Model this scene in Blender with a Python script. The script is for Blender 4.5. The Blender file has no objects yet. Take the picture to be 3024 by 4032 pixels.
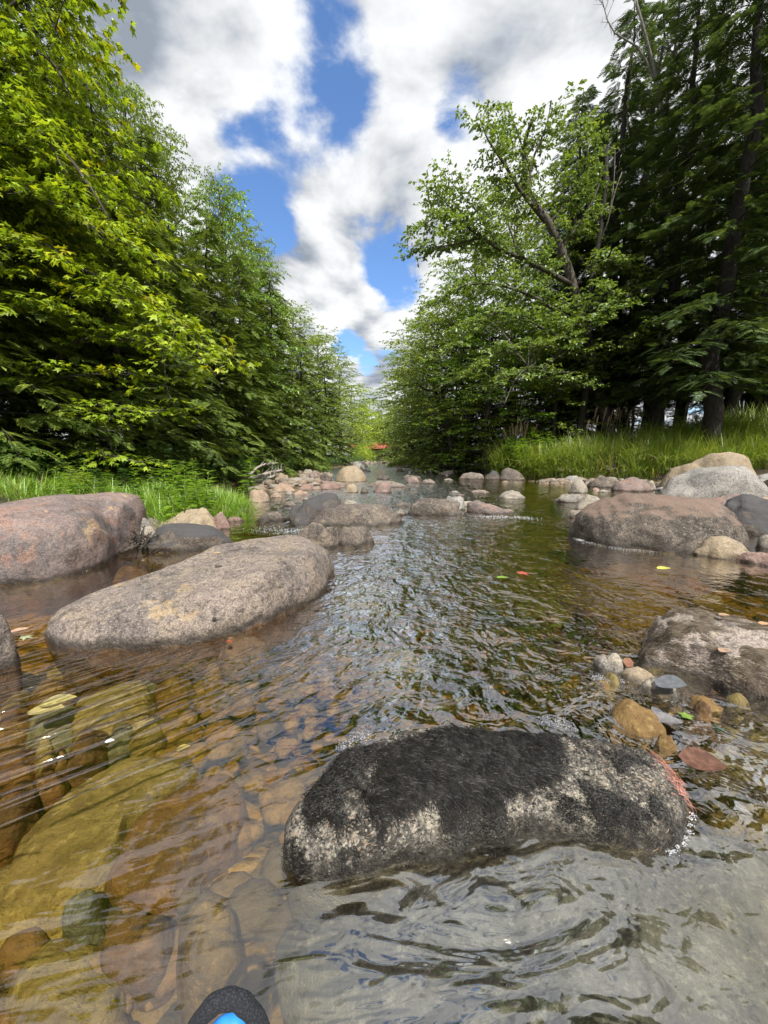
import bpy, bmesh, math, random
import numpy as np
from mathutils import Vector
PI = math.pi
sc = bpy.context.scene
COL = sc.collection
# ------------------------------------------------------------------ camera
F = 384.5; HC = 0.8; PITCH = math.radians(8.15)
cp, sp = math.cos(PITCH), math.sin(PITCH)
cam_d = bpy.data.cameras.new('camera'); cam = bpy.data.objects.new('camera', cam_d); COL.objects.link(cam)
cam.location = (0, 0, HC); cam.rotation_euler = (PI/2-PITCH, 0, 0)
cam_d.sensor_fit = 'VERTICAL'; cam_d.angle = 2*math.atan(512/F)
cam_d.clip_start = 0.02; cam_d.clip_end = 3000
sc.camera = cam
def ray(u, v):
    a = (u-384)/F; b = (512-v)/F
    return np.array([a, cp+b*sp, -sp+b*cp])
def px(u, v, z=0.0):                      # where the sight line through a pixel meets height z
    r = ray(u, v); t = (z-HC)/r[2]; return np.array([0, 0, HC])+r*t
def pd(u, v, y):                          # ... meets distance y
    r = ray(u, v); return np.array([0, 0, HC])+r*(y/r[1])
def depth(p): return p[1]*cp-(p[2]-HC)*sp
# ------------------------------------------------------------------ numpy noise
def _h(i, j, k, s):
    n = (i*73856093) ^ (j*19349663) ^ (k*83492791) ^ (s*2654435761)
    n = (n ^ (n >> 13))*1274126177 & 0x7fffffff
    n = (n ^ (n >> 16)) & 0xffff
    return n/65535.0
def vnoise(P, s=0):
    P = np.asarray(P, float); I = np.floor(P).astype(np.int64); f = P-I; f = f*f*(3-2*f)
    i, j, k = I[:, 0]+5000, I[:, 1]+5000, I[:, 2]+5000
    x, y, z = f[:, 0], f[:, 1], f[:, 2]
    def L(a, b, t): return a+(b-a)*t
    r = L(L(L(_h(i, j, k, s), _h(i+1, j, k, s), x), L(_h(i, j+1, k, s), _h(i+1, j+1, k, s), x), y),
          L(L(_h(i, j, k+1, s), _h(i+1, j, k+1, s), x), L(_h(i, j+1, k+1, s), _h(i+1, j+1, k+1, s), x), y), z)
    return r*2-1
def fbm(P, s=0, o=4, g=.5):
    r = 0; a = 1; P = np.asarray(P, float)
    for q in range(o):
        r = r+a*vnoise(P*(2.03**q)+q*7.1, s+q); a *= g
    return r
def fbm2(x, y, s=0, o=4, g=.5): return fbm(np.stack([x, y, np.zeros_like(x)+.37], 1), s, o, g)
# ------------------------------------------------------------------ object helpers
def tag(o, label=None, cat=None, group=None, kind=None):
    if label: o['label'] = label
    if cat: o['category'] = cat
    if group: o['group'] = group
    if kind: o['kind'] = kind
    return o
def mesh_np(name, V, Q=None, T=None, mat=None, smooth=False, attrs=None):
    me = bpy.data.meshes.new(name)
    V = np.asarray(V, np.float32).reshape(-1, 3)
    parts = []; tot = []
    if Q is not None and len(Q): Q = np.asarray(Q, np.int32); parts.append(Q.ravel()); tot.append(np.full(len(Q), 4))
    if T is not None and len(T): T = np.asarray(T, np.int32); parts.append(T.ravel()); tot.append(np.full(len(T), 3))
    li = np.concatenate(parts); tot = np.concatenate(tot); st = np.concatenate([[0], np.cumsum(tot)[:-1]])
    me.vertices.add(len(V)); me.vertices.foreach_set('co', V.ravel())
    me.loops.add(len(li)); me.loops.foreach_set('vertex_index', li.astype(np.int32))
    me.polygons.add(len(tot)); me.polygons.foreach_set('loop_start', st.astype(np.int32))
    try: me.polygons.foreach_set('loop_total', tot.astype(np.int32))
    except Exception: pass
    if smooth: me.polygons.foreach_set('use_smooth', np.ones(len(tot), bool))
    me.update(calc_edges=True)
    if attrs:
        for k, a in attrs.items():
            at = me.attributes.new(k, 'FLOAT_VECTOR' if a.ndim == 2 else 'FLOAT', 'POINT')
            at.data.foreach_set('vector' if a.ndim == 2 else 'value', a.astype(np.float32).ravel())
    if mat: me.materials.append(mat)
    return me
def obj(name, me, parent=None, loc=None, rz=0, scale=None):
    o = bpy.data.objects.new(name, me); COL.objects.link(o)
    if parent is not None: o.parent = parent
    if loc is not None: o.location = [float(c) for c in loc]
    if rz: o.rotation_euler = (0, 0, rz)
    if scale is not None: o.scale = scale
    return o
def copy_tree(o, parent=None):
    c = o.copy(); COL.objects.link(c)
    if parent is not None: c.parent = parent
    for ch in list(o.children): copy_tree(ch, c)
    return c
class Acc:
    def __init__(s): s.V = []; s.Q = []; s.T = []; s.n = 0
    def add(s, V, Q=None, T=None):
        V = np.asarray(V, float).reshape(-1, 3)
        if Q is not None and len(Q): s.Q.append(np.asarray(Q)+s.n)
        if T is not None and len(T): s.T.append(np.asarray(T)+s.n)
        s.V.append(V); s.n += len(V)
    def mesh(s, name, mat, smooth=False):
        return mesh_np(name, np.concatenate(s.V), np.concatenate(s.Q) if s.Q else None, np.concatenate(s.T) if s.T else None, mat, smooth)
    def tube(s, P, R, k=6, cap=True):
        P = np.asarray(P, float); n = len(P); R = np.broadcast_to(np.asarray(R, float), (n,))
        D = np.gradient(P, axis=0); D /= np.linalg.norm(D, axis=1)[:, None]+1e-9
        ref = np.array([0, 0, 1.]) if abs(D[:, 2]).mean() < .8 else np.array([1., 0, 0])
        A = np.cross(D, ref); A /= np.linalg.norm(A, axis=1)[:, None]+1e-9; B = np.cross(D, A)
        th = np.arange(k)/k*2*PI
        V = P[:, None, :]+R[:, None, None]*(A[:, None, :]*np.cos(th)[None, :, None]+B[:, None, :]*np.sin(th)[None, :, None])
        idx = np.arange(n*k).reshape(n, k); a = idx[:-1]; b = np.roll(a, -1, 1); c = idx[1:]; d = np.roll(c, -1, 1)
        Q = np.stack([a, b, d, c], -1).reshape(-1, 4)
        V = V.reshape(-1, 3); T = None
        if cap:
            V = np.concatenate([V, P[[0, -1]]]); e = n*k
            T = [[(j+1) % k, j, e] for j in range(k)]+[[(n-1)*k+j, (n-1)*k+(j+1) % k, e+1] for j in range(k)]
        s.add(V, Q, T)
    def box(s, c, d, rz=0):
        c = np.asarray(c, float); d = np.asarray(d, float)/2
        V = np.array([[x, y, z] for x in (-1, 1) for y in (-1, 1) for z in (-1, 1)])*d
        cr, sr = math.cos(rz), math.sin(rz)
        V = np.stack([V[:, 0]*cr-V[:, 1]*sr, V[:, 0]*sr+V[:, 1]*cr, V[:, 2]], 1)+c
        s.add(V, [[0, 1, 3, 2], [4, 6, 7, 5], [0, 4, 5, 1], [2, 3, 7, 6], [0, 2, 6, 4], [1, 5, 7, 3]])
def smooth_path(P, n):
    P = np.asarray(P, float); t = np.linspace(0, len(P)-1, n); i = np.clip(t.astype(int), 0, len(P)-2); f = (t-i)[:, None]
    g = lambda k: P[np.clip(k, 0, len(P)-1)]
    p0, p1, p2, p3 = g(i-1), g(i), g(i+1), g(i+2)
    return .5*((2*p1)+(-p0+p2)*f+(2*p0-5*p1+4*p2-p3)*f**2+(-p0+3*p1-3*p2+p3)*f**3)
# ------------------------------------------------------------------ node helper
class N:
    def __init__(s, name, world=False):
        if world: s.m = bpy.data.worlds.new(name)
        else: s.m = bpy.data.materials.new(name)
        s.m.use_nodes = True; s.t = s.m.node_tree; s.t.nodes.clear()
        s.out = s.t.nodes.new('ShaderNodeOutputWorld' if world else 'ShaderNodeOutputMaterial')
    def n(s, typ, _p=None, **kw):
        nd = s.t.nodes.new('ShaderNode'+typ)
        if _p:
            for k, v in _p.items(): setattr(nd, k, v)
        for k, v in kw.items():
            k2 = int(k[1:]) if k[0] == 'i' and k[1:].isdigit() else k.replace('_', ' ')
            s.set(nd.inputs[k2], v)
        return nd
    def set(s, sock, v):
        if hasattr(v, 'bl_idname') or isinstance(v, bpy.types.NodeSocket):
            if isinstance(v, bpy.types.Node): v = v.outputs[0]
            s.t.links.new(v, sock)
        else:
            if isinstance(v, (tuple, list)) and sock.type == 'RGBA' and len(v) == 3: v = (*v, 1)
            sock.default_value = v
    def math(s, op, a, b=0, c=0, clamp=False):
        return s.n('Math', dict(operation=op, use_clamp=clamp), i0=a, i1=b, i2=c).outputs[0]
    def vmath(s, op, a, b=(0, 0, 0)):
        nd = s.n('VectorMath', dict(operation=op), i0=a)
        if op == 'SCALE': s.set(nd.inputs[3], b)
        else: s.set(nd.inputs[1], b)
        return nd.outputs[1] if op in ('DOT_PRODUCT', 'LENGTH') else nd.outputs[0]
    def mix(s, f, a, b, typ='MIX'):
        nd = s.n('Mix', dict(data_type='RGBA', blend_type=typ), i0=f)
        s.set(nd.inputs[6], a); s.set(nd.inputs[7], b); return nd.outputs[2]
    def noise(s, vec, scale, detail=4, rough=.55, dist=0):
        return s.n('TexNoise', None, Vector=vec, Scale=scale, Detail=detail, Roughness=rough, Distortion=dist).outputs[0]
    def vor(s, vec, scale, feature='F1', out=0):
        return s.n('TexVoronoi', dict(feature=feature), Vector=vec, Scale=scale).outputs[out]
    def ramp(s, f, a, b, x=0., y=1.):
        return s.n('MapRange', dict(interpolation_type='SMOOTHSTEP'), Value=f, From_Min=a, From_Max=b, To_Min=x, To_Max=y).outputs[0]
    def pos(s): return s.n('NewGeometry').outputs['Position']
    def bump(s, h, dist=1, strength=1, normal=None):
        nd = s.n('Bump', None, Height=h, Distance=dist, Strength=strength)
        if normal is not None: s.set(nd.inputs['Normal'], normal)
        return nd.outputs[0]
    def surf(s, sh): s.t.links.new(sh.outputs[0] if isinstance(sh, bpy.types.Node) else sh, s.out.inputs[0]); return s.m
# ------------------------------------------------------------------ materials
def rockmat(name, c1, c2, c3=None, stain=.4, lich=.0, lichc=(.5, .42, .22), algae=(.20, .125, .028), speck=1., wet=.05, rough=.8, scale=1., top=None, pits=1.):
    ds = lambda c: tuple((k*.76+sum(c)/3*.24)*.80 for k in c)
    c1, c2 = ds(c1), ds(c2); c3 = ds(c3) if c3 else None
    if top: top = (ds(top[0]), top[1], top[2])
    n = N(name); P = n.pos(); oi = n.n('ObjectInfo').outputs['Random']
    Pr = n.vmath('ADD', P, n.n('CombineXYZ', None, X=n.math('MULTIPLY', oi, 37.), Y=n.math('MULTIPLY', oi, 13.), Z=0.).outputs[0])
    c = n.mix(n.ramp(n.noise(Pr, 2.6*scale, 5, .6, .8), .38, .62), c1, c2)
    if c3: c = n.mix(n.ramp(n.noise(Pr, 6.*scale, 5, .62, .5), .5, .62, 0, .85), c, c3)
    # mineral grain: pale and dark crystals
    g = n.noise(P, 130., 4, .75); g2 = n.noise(P, 38., 5, .7); vr = n.vor(P, 260., 'F1', 1)
    sep = n.n('SeparateColor', None, Color=vr).outputs[0]
    c = n.mix(1., c, n.n('CombineColor', None, Red=n.ramp(g, .3, .7, 1-.42*speck, 1+.38*speck), Green=n.ramp(g, .3, .7, 1-.42*speck, 1+.38*speck), Blue=n.ramp(g, .3, .7, 1-.4*speck, 1+.38*speck)).outputs[0], 'MULTIPLY')
    c = n.mix(n.ramp(sep, .8, .86, 0, .28*speck), c, (.62, .56, .47)); c = n.mix(n.ramp(sep, .16, .1, 0, .34*speck), c, (.03, .028, .027))
    c = n.mix(n.ramp(g2, .50, .62, 0, .62*speck), c, n.mix(.72, c, (.02, .018, .016)))
    c = n.mix(n.ramp(n.noise(P, 24., 5, .72), .56, .66, 0, .35*speck), c, (.46, .38, .29))
    st = n.math('MULTIPLY', n.ramp(n.noise(Pr, 3.3*scale, 7, .7, 1.5), .5, .66), n.ramp(n.noise(P, 30, 4, .7), .3, .62))
    c = n.mix(n.math('MULTIPLY', st, stain), c, (.035, .030, .027))
    if lich:
        lm = n.math('MULTIPLY', n.ramp(n.noise(Pr, 5.*scale, 4, .55, .4), .62, .66), n.ramp(n.noise(P, 45, 3, .6), .35, .55))
        c = n.mix(n.math('MULTIPLY', lm, lich), c, lichc)
    if top:     # a cap colour on faces that look up
        nz = n.n('SeparateXYZ', None, Vector=n.n('NewGeometry').outputs['Normal']).outputs[2]
        c = n.mix(n.math('MULTIPLY', n.ramp(n.math('ADD', nz, n.math('MULTIPLY', n.noise(Pr, 5, 4), .5)), .7+top[1], 1.0+top[1]), top[2]), c, top[0])
    z = n.n('SeparateXYZ', None, Vector=P).outputs[2]
    zz = n.math('SUBTRACT', z, n.math('MULTIPLY', n.math('SUBTRACT', n.noise(P, 7, 5, .65), .5), .10))
    wetm = n.ramp(zz, wet*.3, wet, 1, 0)
    c = n.mix(n.math('MULTIPLY', wetm, .78), c, (.022, .018, .013))
    al = n.ramp(zz, .012, -.025)
    ac = n.mix(n.ramp(n.noise(Pr, 9, 5, .65), .35, .65), algae, tuple(k*.42 for k in algae))
    ac = n.mix(n.ramp(n.noise(P, 55, 4, .7), .5, .72, 0, .7), ac, tuple(min(1, k*2.1) for k in algae))
    c = n.mix(n.math('MULTIPLY', al, .88), c, ac)
    h = n.math('ADD', n.math('MULTIPLY', n.noise(P, 11, 9, .68), .026), n.math('MULTIPLY', n.noise(P, 90, 4, .7), .0035*pits))
    b = n.bump(h, 1., 1.)
    p = n.n('BsdfPrincipled', None, Base_Color=c, Roughness=n.math('SUBTRACT', rough, n.math('MULTIPLY', wetm, .45)), Normal=b)
    p.inputs['Specular IOR Level'].default_value = .35
    return n.surf(p)
M = {}
M['pink'] = rockmat('pink_granite', (.35, .235, .205), (.21, .165, .16), (.40, .21, .145), .65, .5, (.58, .40, .2), speck=.75)
M['tanpink'] = rockmat('brown_granite', (.33, .25, .205), (.22, .175, .155), (.36, .27, .19), .75, .3, (.6, .42, .18), speck=1.15, wet=.055, algae=(.17, .08, .02))
M['dark'] = rockmat('dark_gneiss', (.20, .155, .12), (.105, .083, .07), (.30, .225, .155), .9, .25, (.45, .36, .22), speck=1.0, wet=.07)
M['darkorange'] = rockmat('dark_boulder_stone', (.15, .115, .09), (.075, .06, .052), (.21, .165, .125), .95, .2, (.42, .34, .22), speck=1.1, top=((.29, .18, .125), .08, .7), wet=.08)
M['slate'] = rockmat('dark_topped_stone', (.20, .155, .12), (.13, .1, .085), (.26, .19, .13), .8, .2, speck=.8, top=((.085, .083, .09), -.25, .92), wet=.06)
M['pale'] = rockmat('pale_granite', (.43, .37, .29), (.31, .28, .24), (.48, .40, .28), .4, .3, (.6, .55, .42), speck=.9, wet=.035)
M['grey'] = rockmat('grey_granite', (.42, .40, .37), (.33, .32, .30), (.46, .42, .36), .45, .2, (.55, .5, .42), speck=1.25, wet=.04)
M['tan'] = rockmat('ochre_sandstone', (.48, .36, .205), (.38, .29, .185), (.52, .37, .20), .35, .3, (.6, .45, .25), speck=.6, wet=.03)
M['orange'] = rockmat('orange_stone', (.50, .31, .19), (.42, .28, .2), (.52, .4, .28), .3, .1, speck=.6, wet=.02)
M['red'] = rockmat('reddish_stone', (.38, .19, .145), (.30, .18, .15), (.42, .26, .2), .4, .1, speck=.7, wet=.03)
M['moss'] = rockmat('mossy_granite', (.29, .26, .20), (.17, .155, .13), (.12, .105, .08), .95, .3, (.55, .5, .38), speck=1.9, wet=.06, rough=.6, algae=(.19, .16, .085), pits=2.2)
M['greyslab'] = rockmat('pale_submerged_slab', (.3, .3, .28), (.22, .22, .2), (.36, .35, .3), .45, 0, speck=1.5, wet=.0, algae=(.20, .195, .165), pits=1.6)
M['slab'] = rockmat('streaked_slab_stone', (.50, .40, .335), (.34, .265, .215), (.16, .115, .085), .9, .5, (.5, .42, .3), speck=1.2, wet=.04, algae=(.16, .12, .03), pits=1.8)
def wetstone(name, c1, c2, c3):
    return rockmat(name, c1, c2, c3, .45, 0, speck=.6, wet=.3, algae=c1, pits=1.2)
def submat(name, c1, c2, c3, rough=.5):
    n = N(name); P = n.pos(); oi = n.n('ObjectInfo').outputs['Random']
    c = n.mix(n.ramp(n.noise(P, 7, 6, .65, .6), .36, .64), c1, c2)
    c = n.mix(n.ramp(n.noise(P, 26, 5, .72, .3), .5, .68, 0, .8), c, c3)
    c = n.mix(n.ramp(n.noise(P, 85, 4, .7), .48, .3, 0, .6), c, tuple(k*.25 for k in c1))
    c = n.mix(n.ramp(oi, 0, 1, 0, .3), c, tuple(k*.5 for k in c2))
    h = n.math('ADD', n.math('MULTIPLY', n.noise(P, 18, 7, .7), .02), n.math('MULTIPLY', n.noise(P, 90, 4, .7), .004))
    p = n.n('BsdfPrincipled', None, Base_Color=c, Roughness=rough, Normal=n.bump(h, 1., 1.)); p.inputs['Specular IOR Level'].default_value = .3
    return n.surf(p)
M['ochre'] = submat('ochre_wet_stone', (.30, .19, .07), (.18, .105, .04), (.42, .30, .12))
M['rust'] = submat('rust_wet_stone', (.24, .125, .05), (.12, .066, .032), (.34, .22, .09))
M['olive'] = submat('olive_wet_stone', (.34, .27, .10), (.19, .145, .06), (.52, .42, .18))
M['olivedark'] = submat('dark_olive_wet_stone', (.16, .145, .07), (.085, .075, .04), (.28, .25, .13))
M['greywet'] = submat('grey_wet_stone', (.24, .25, .19), (.14, .14, .115), (.36, .36, .28))
M['brownwet'] = submat('brown_wet_stone', (.22, .12, .05), (.11, .065, .035), (.36, .22, .1))
M['yellowwet'] = submat('yellow_wet_stone', (.36, .285, .115), (.20, .15, .06), (.54, .44, .20))

def leafmat(name, c1, c2, c3=None, trans=.45, gloss=.06, var=.35):
    n = N(name); g = n.n('NewGeometry'); r = g.outputs['Random Per Island']; P = g.outputs['Position']
    c = n.mix(n.ramp(r, 0, 1), c1, c2)
    c = n.mix(n.ramp(n.noise(P, .8, 3, .6), .35, .65, 0, .6), c, c2)
    if c3: c = n.mix(n.ramp(n.noise(P, 1.3, 3, .6), .58, .7, 0, .8), c, c3)
    hs = n.n('HueSaturation', None, Hue=.5, Saturation=1., Value=n.ramp(n.math('FRACT', n.math('MULTIPLY', r, 17.3)), 0, 1, 1-var, 1+var), Color=c).outputs[0]
    d = n.n('BsdfDiffuse', None, Color=hs); t = n.n('BsdfTranslucent', None, Color=n.mix(1., hs, (1.15, 1.1, .55), 'MULTIPLY'))
    m = n.n('MixShader', None, i0=trans, i1=d.outputs[0], i2=t.outputs[0])
    gl = n.n('BsdfGlossy', None, Roughness=.42, Color=(.9, .95, 1))
    m2 = n.n('MixShader', None, i0=gloss, i1=m.outputs[0], i2=gl.outputs[0])
    return n.surf(m2)
M['maple'] = leafmat('maple_leaf', (0.448, 0.536, 0.029), (0.254, 0.388, 0.026), (0.628, 0.562, 0.019))
M['maple2'] = leafmat('green_maple_leaf', (0.333, 0.507, 0.057), (0.187, 0.338, 0.043))
M['beech'] = leafmat('beech_leaf', (0.341, 0.442, 0.070), (0.194, 0.293, 0.047), (0.455, 0.471, 0.078))
M['birch'] = leafmat('birch_leaf', (0.284, 0.388, 0.078), (0.160, 0.250, 0.055), (0.343, 0.431, 0.075))
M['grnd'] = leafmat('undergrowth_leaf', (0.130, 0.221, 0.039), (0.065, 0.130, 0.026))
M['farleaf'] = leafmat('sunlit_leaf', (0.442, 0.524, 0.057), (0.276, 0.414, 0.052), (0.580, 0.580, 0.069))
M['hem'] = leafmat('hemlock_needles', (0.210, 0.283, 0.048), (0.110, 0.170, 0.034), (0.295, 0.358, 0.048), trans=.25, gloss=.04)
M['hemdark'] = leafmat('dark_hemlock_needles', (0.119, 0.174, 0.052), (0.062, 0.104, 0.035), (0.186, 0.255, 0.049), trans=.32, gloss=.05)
M['pine'] = leafmat('pine_needles', (.12, .2, .08), (.08, .14, .05))
M['sedge'] = leafmat('sedge_blade', (0.360, 0.540, 0.069), (0.228, 0.408, 0.046), (0.480, 0.600, 0.081), trans=.4, gloss=.05)
M['sedge2'] = leafmat('right_sedge_blade', (0.374, 0.464, 0.078), (0.218, 0.328, 0.052), (0.593, 0.546, 0.091), trans=.4, gloss=.05)
M['herb'] = leafmat('wildflower_leaf', (0.312, 0.480, 0.063), (0.168, 0.312, 0.040), (0.408, 0.504, 0.092))
M['herbd'] = leafmat('dark_herb_leaf', (.10, .19, .05), (.06, .12, .035))
def plain(name, c, rough=.7, bump=0, bscale=40, c2=None, trans=0):
    n = N(name); P = n.pos()
    col = n.mix(n.ramp(n.noise(P, bscale, 4, .6), .35, .65), c, c2 or tuple(k*.6 for k in c))
    kw = dict(Base_Color=col, Roughness=rough)
    if bump: kw['Normal'] = n.bump(n.noise(P, bscale*1.7, 5, .7), bump, 1.)
    p = n.n('BsdfPrincipled', None, **kw)
    if trans:
        return n.surf(n.n('MixShader', None, i0=trans, i1=p.outputs[0], i2=n.n('BsdfTranslucent', None, Color=col).outputs[0]))
    return n.surf(p)
def barkmat(name, c1, c2, lc=None, lam=.0):
    n = N(name); P = n.pos(); V = n.vmath('MULTIPLY', P, (1, 1, .25))
    c = n.mix(n.ramp(n.noise(V, 22, 6, .7), .35, .65), c1, c2)
    if lc: c = n.mix(n.math('MULTIPLY', n.ramp(n.noise(P, 9, 5, .65), .52, .62), lam), c, lc)
    h = n.math('MULTIPLY', n.noise(V, 28, 6, .7), .03)
    return n.surf(n.n('BsdfPrincipled', None, Base_Color=c, Roughness=.9, Normal=n.bump(h, 1, 1)))
M['bark'] = barkmat('bark', (.10, .082, .065), (.045, .037, .03), (.24, .25, .22), .5)
M['barkdark'] = barkmat('dark_bark', (.035, .028, .024), (.015, .013, .012), (.08, .08, .07), .25)
M['barkgrey'] = barkmat('grey_bark', (.22, .205, .18), (.12, .11, .10), (.3, .3, .27), .5)
M['drift'] = barkmat('driftwood_bark', (.42, .38, .33), (.24, .21, .18), (.5, .48, .44), .4)
M['tan_seed'] = plain('seed_head_tan', (.55, .43, .30), .8, c2=(.42, .31, .21), trans=.3)
M['stem'] = plain('green_stem', (.16, .22, .05), .7)
M['yellowpetal'] = plain('yellow_petal', (.8, .48, .02), .6, trans=.3)
M['whitepetal'] = plain('white_petal', (.8, .8, .74), .6, trans=.3)
M['pinkpetal'] = plain('faded_pink_petal', (.36, .22, .17), .7)
M['orangepetal'] = plain('orange_petal', (.75, .3, .02), .6, trans=.3)

# bed, banks
XLk = np.array([[-6, -4], [1, -3.1], [2.5, -2.8], [3.6, -2.45], [5.2, -1.85], [6, -2.0], [7, -3.2], [9, -4.2], [16, -4.3], [24, -3.9], [38, -2.8], [60, -2.4], [110, -2], [130, -4], [700, -4]], float)
XRk = np.array([[-6, 6], [0, 6], [6, 8], [10, 9.5], [12.6, 8.6], [13.5, 6.8], [15.5, 4.4], [17, 4.2], [18.5, 6.4], [28, 6.9], [31, 6.6], [35, 5], [42, 3], [60, 2.5], [110, 3], [130, 2], [700, 2]], float)
sm0 = lambda t: np.clip(t, 0, 1)**2*(3-2*np.clip(t, 0, 1))
def hT(x, y):
    x = np.atleast_1d(np.asarray(x, float)); y = np.atleast_1d(np.asarray(y, float))
    xl = np.interp(y, XLk[:, 0], XLk[:, 1]); xr = np.interp(y, XRk[:, 0], XRk[:, 1])
    dl = xl-x; dr = x-xr
    z = -.27+.06*fbm2(x*1.7, y*1.7, 3, 4)
    z = z-.22*np.exp(-((x-.25)**2/.5))*sm0((y-.7)/.5)*(y < 14)
    S = lambda t: np.clip(t, 0, 1)**2*(3-2*np.clip(t, 0, 1))
    nb = .25*fbm2(x*.5, y*.5, 9, 3)
    zl = S((dl+.25)/.7)*.34+np.clip(dl-.3, 0, 400)*.12*np.exp(-np.clip(dl, 0, 999)/60)+nb*S((dl-.3)/3)
    zr = S((dr+.25)/.6)*.55+S((dr-2.6)/4.5)*.75+np.clip(dr-3, 0, 400)*.12*np.exp(-np.clip(dr, 0, 999)/60)+nb*S((dr-1)/3)
    z = z+zl+zr
    isl = np.exp(-(((x-3.4)/3.1)**2+((y-31.6)/1.5)**2)**2)
    z = z+isl*.5+.27*np.exp(-(((x-3.2)/3.2)**2+((y-28.6)/2.2)**2)**1.5)+.30*np.exp(-(((x-6.6)/2.6)**2+((y-12.3)/1.5)**2)**1.5)+.22*np.exp(-(((x+3.1)/1.3)**2+((y-17)/4.)**2)**1.5)
    bar = np.exp(-(((x+2.3)/1.5)**2+((y-10.8)/2.2)**2)**1.5); z = z+bar*.37
    return z
def grid_mesh(name, xs, ys, zf, mat, attrs=None, skirt=None):
    X, Y = np.meshgrid(xs, ys); x, y = X.ravel(), Y.ravel(); z = zf(x, y)
    nx, ny = len(xs), len(ys); I = np.arange(nx*ny).reshape(ny, nx)
    Q = np.stack([I[:-1, :-1], I[:-1, 1:], I[1:, 1:], I[1:, :-1]], -1).reshape(-1, 4)
    V = np.stack([x, y, z], 1); T = None; at = attrs(x, y) if attrs else None
    if skirt is not None:      # close the sheet into a solid: sides and a floor
        ring = np.concatenate([I[0, :], I[1:, -1], I[-1, -2::-1], I[-2:0:-1, 0]])
        b0 = len(V); low = V[ring].copy(); low[:, 2] = skirt; V = np.concatenate([V, low]); m = len(ring)
        j = np.arange(m); k = (j+1) % m
        Q = np.concatenate([Q, np.stack([ring[k], ring[j], b0+j, b0+k], 1)])
        c = len(V); V = np.concatenate([V, [[0, 20, skirt]]]); T = np.stack([b0+k, b0+j, np.full(m, c)], 1)
        if at: at = {q: np.concatenate([a, np.zeros((len(V)-len(a),)+a.shape[1:])]) for q, a in at.items()}
    return mesh_np(name, V, Q, T, mat, True, at)
n = N('riverbed'); P = n.pos(); z = n.n('SeparateXYZ', None, Vector=P).outputs[2]
bed = n.mix(n.ramp(n.noise(P, 3.2, 6, .65, .5), .36, .64), (.28, .19, .06), (.10, .075, .03))
bed = n.mix(n.ramp(n.noise(P, 11, 5, .7), .48, .66, 0, .8), bed, (.42, .31, .12))
vc = n.n('SeparateColor', None, Color=n.vor(P, 16, 'F1', 1)).outputs[1]
bed = n.mix(.7, bed, n.mix(n.ramp(vc, 0, 1), (.05, .04, .02), (.42, .3, .12)), 'MIX')
soil = n.mix(n.ramp(n.noise(P, 5, 6, .7), .4, .6), (.075, .05, .03), (.035, .026, .016))
soil = n.mix(n.ramp(n.noise(P, 1.1, 5, .7), .5, .6, 0, .8), soil, (.03, .05, .014))
soil = n.mix(n.ramp(n.vor(P, 30), .1, .3, .5, 0), soil, (.16, .09, .045))
c = n.mix(n.ramp(n.math('ADD', z, n.math('MULTIPLY', n.noise(P, 6, 3), .08)), .02, .12), bed, soil)
h = n.math('SUBTRACT', n.math('MULTIPLY', n.noise(P, 12, 6, .7), .04), n.math('MULTIPLY', n.vor(P, 16), .05))
M['ground'] = n.surf(n.n('BsdfPrincipled', None, Base_Color=c, Roughness=.75, Normal=n.bump(h, 1, 1)))
def sh(a, k, n): t = np.linspace(-1, 1, n); return a*np.sinh(k*t)/math.sinh(k)
xs = sh(420, 5.5, 300); ys = np.concatenate([-np.geomspace(60, .6, 30), np.linspace(-.5, .5, 15)[:-1], np.geomspace(.5, 650, 330)])
tag(obj('ground', grid_mesh('ground', xs, ys, hT, M['ground'])), kind='structure')

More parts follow.
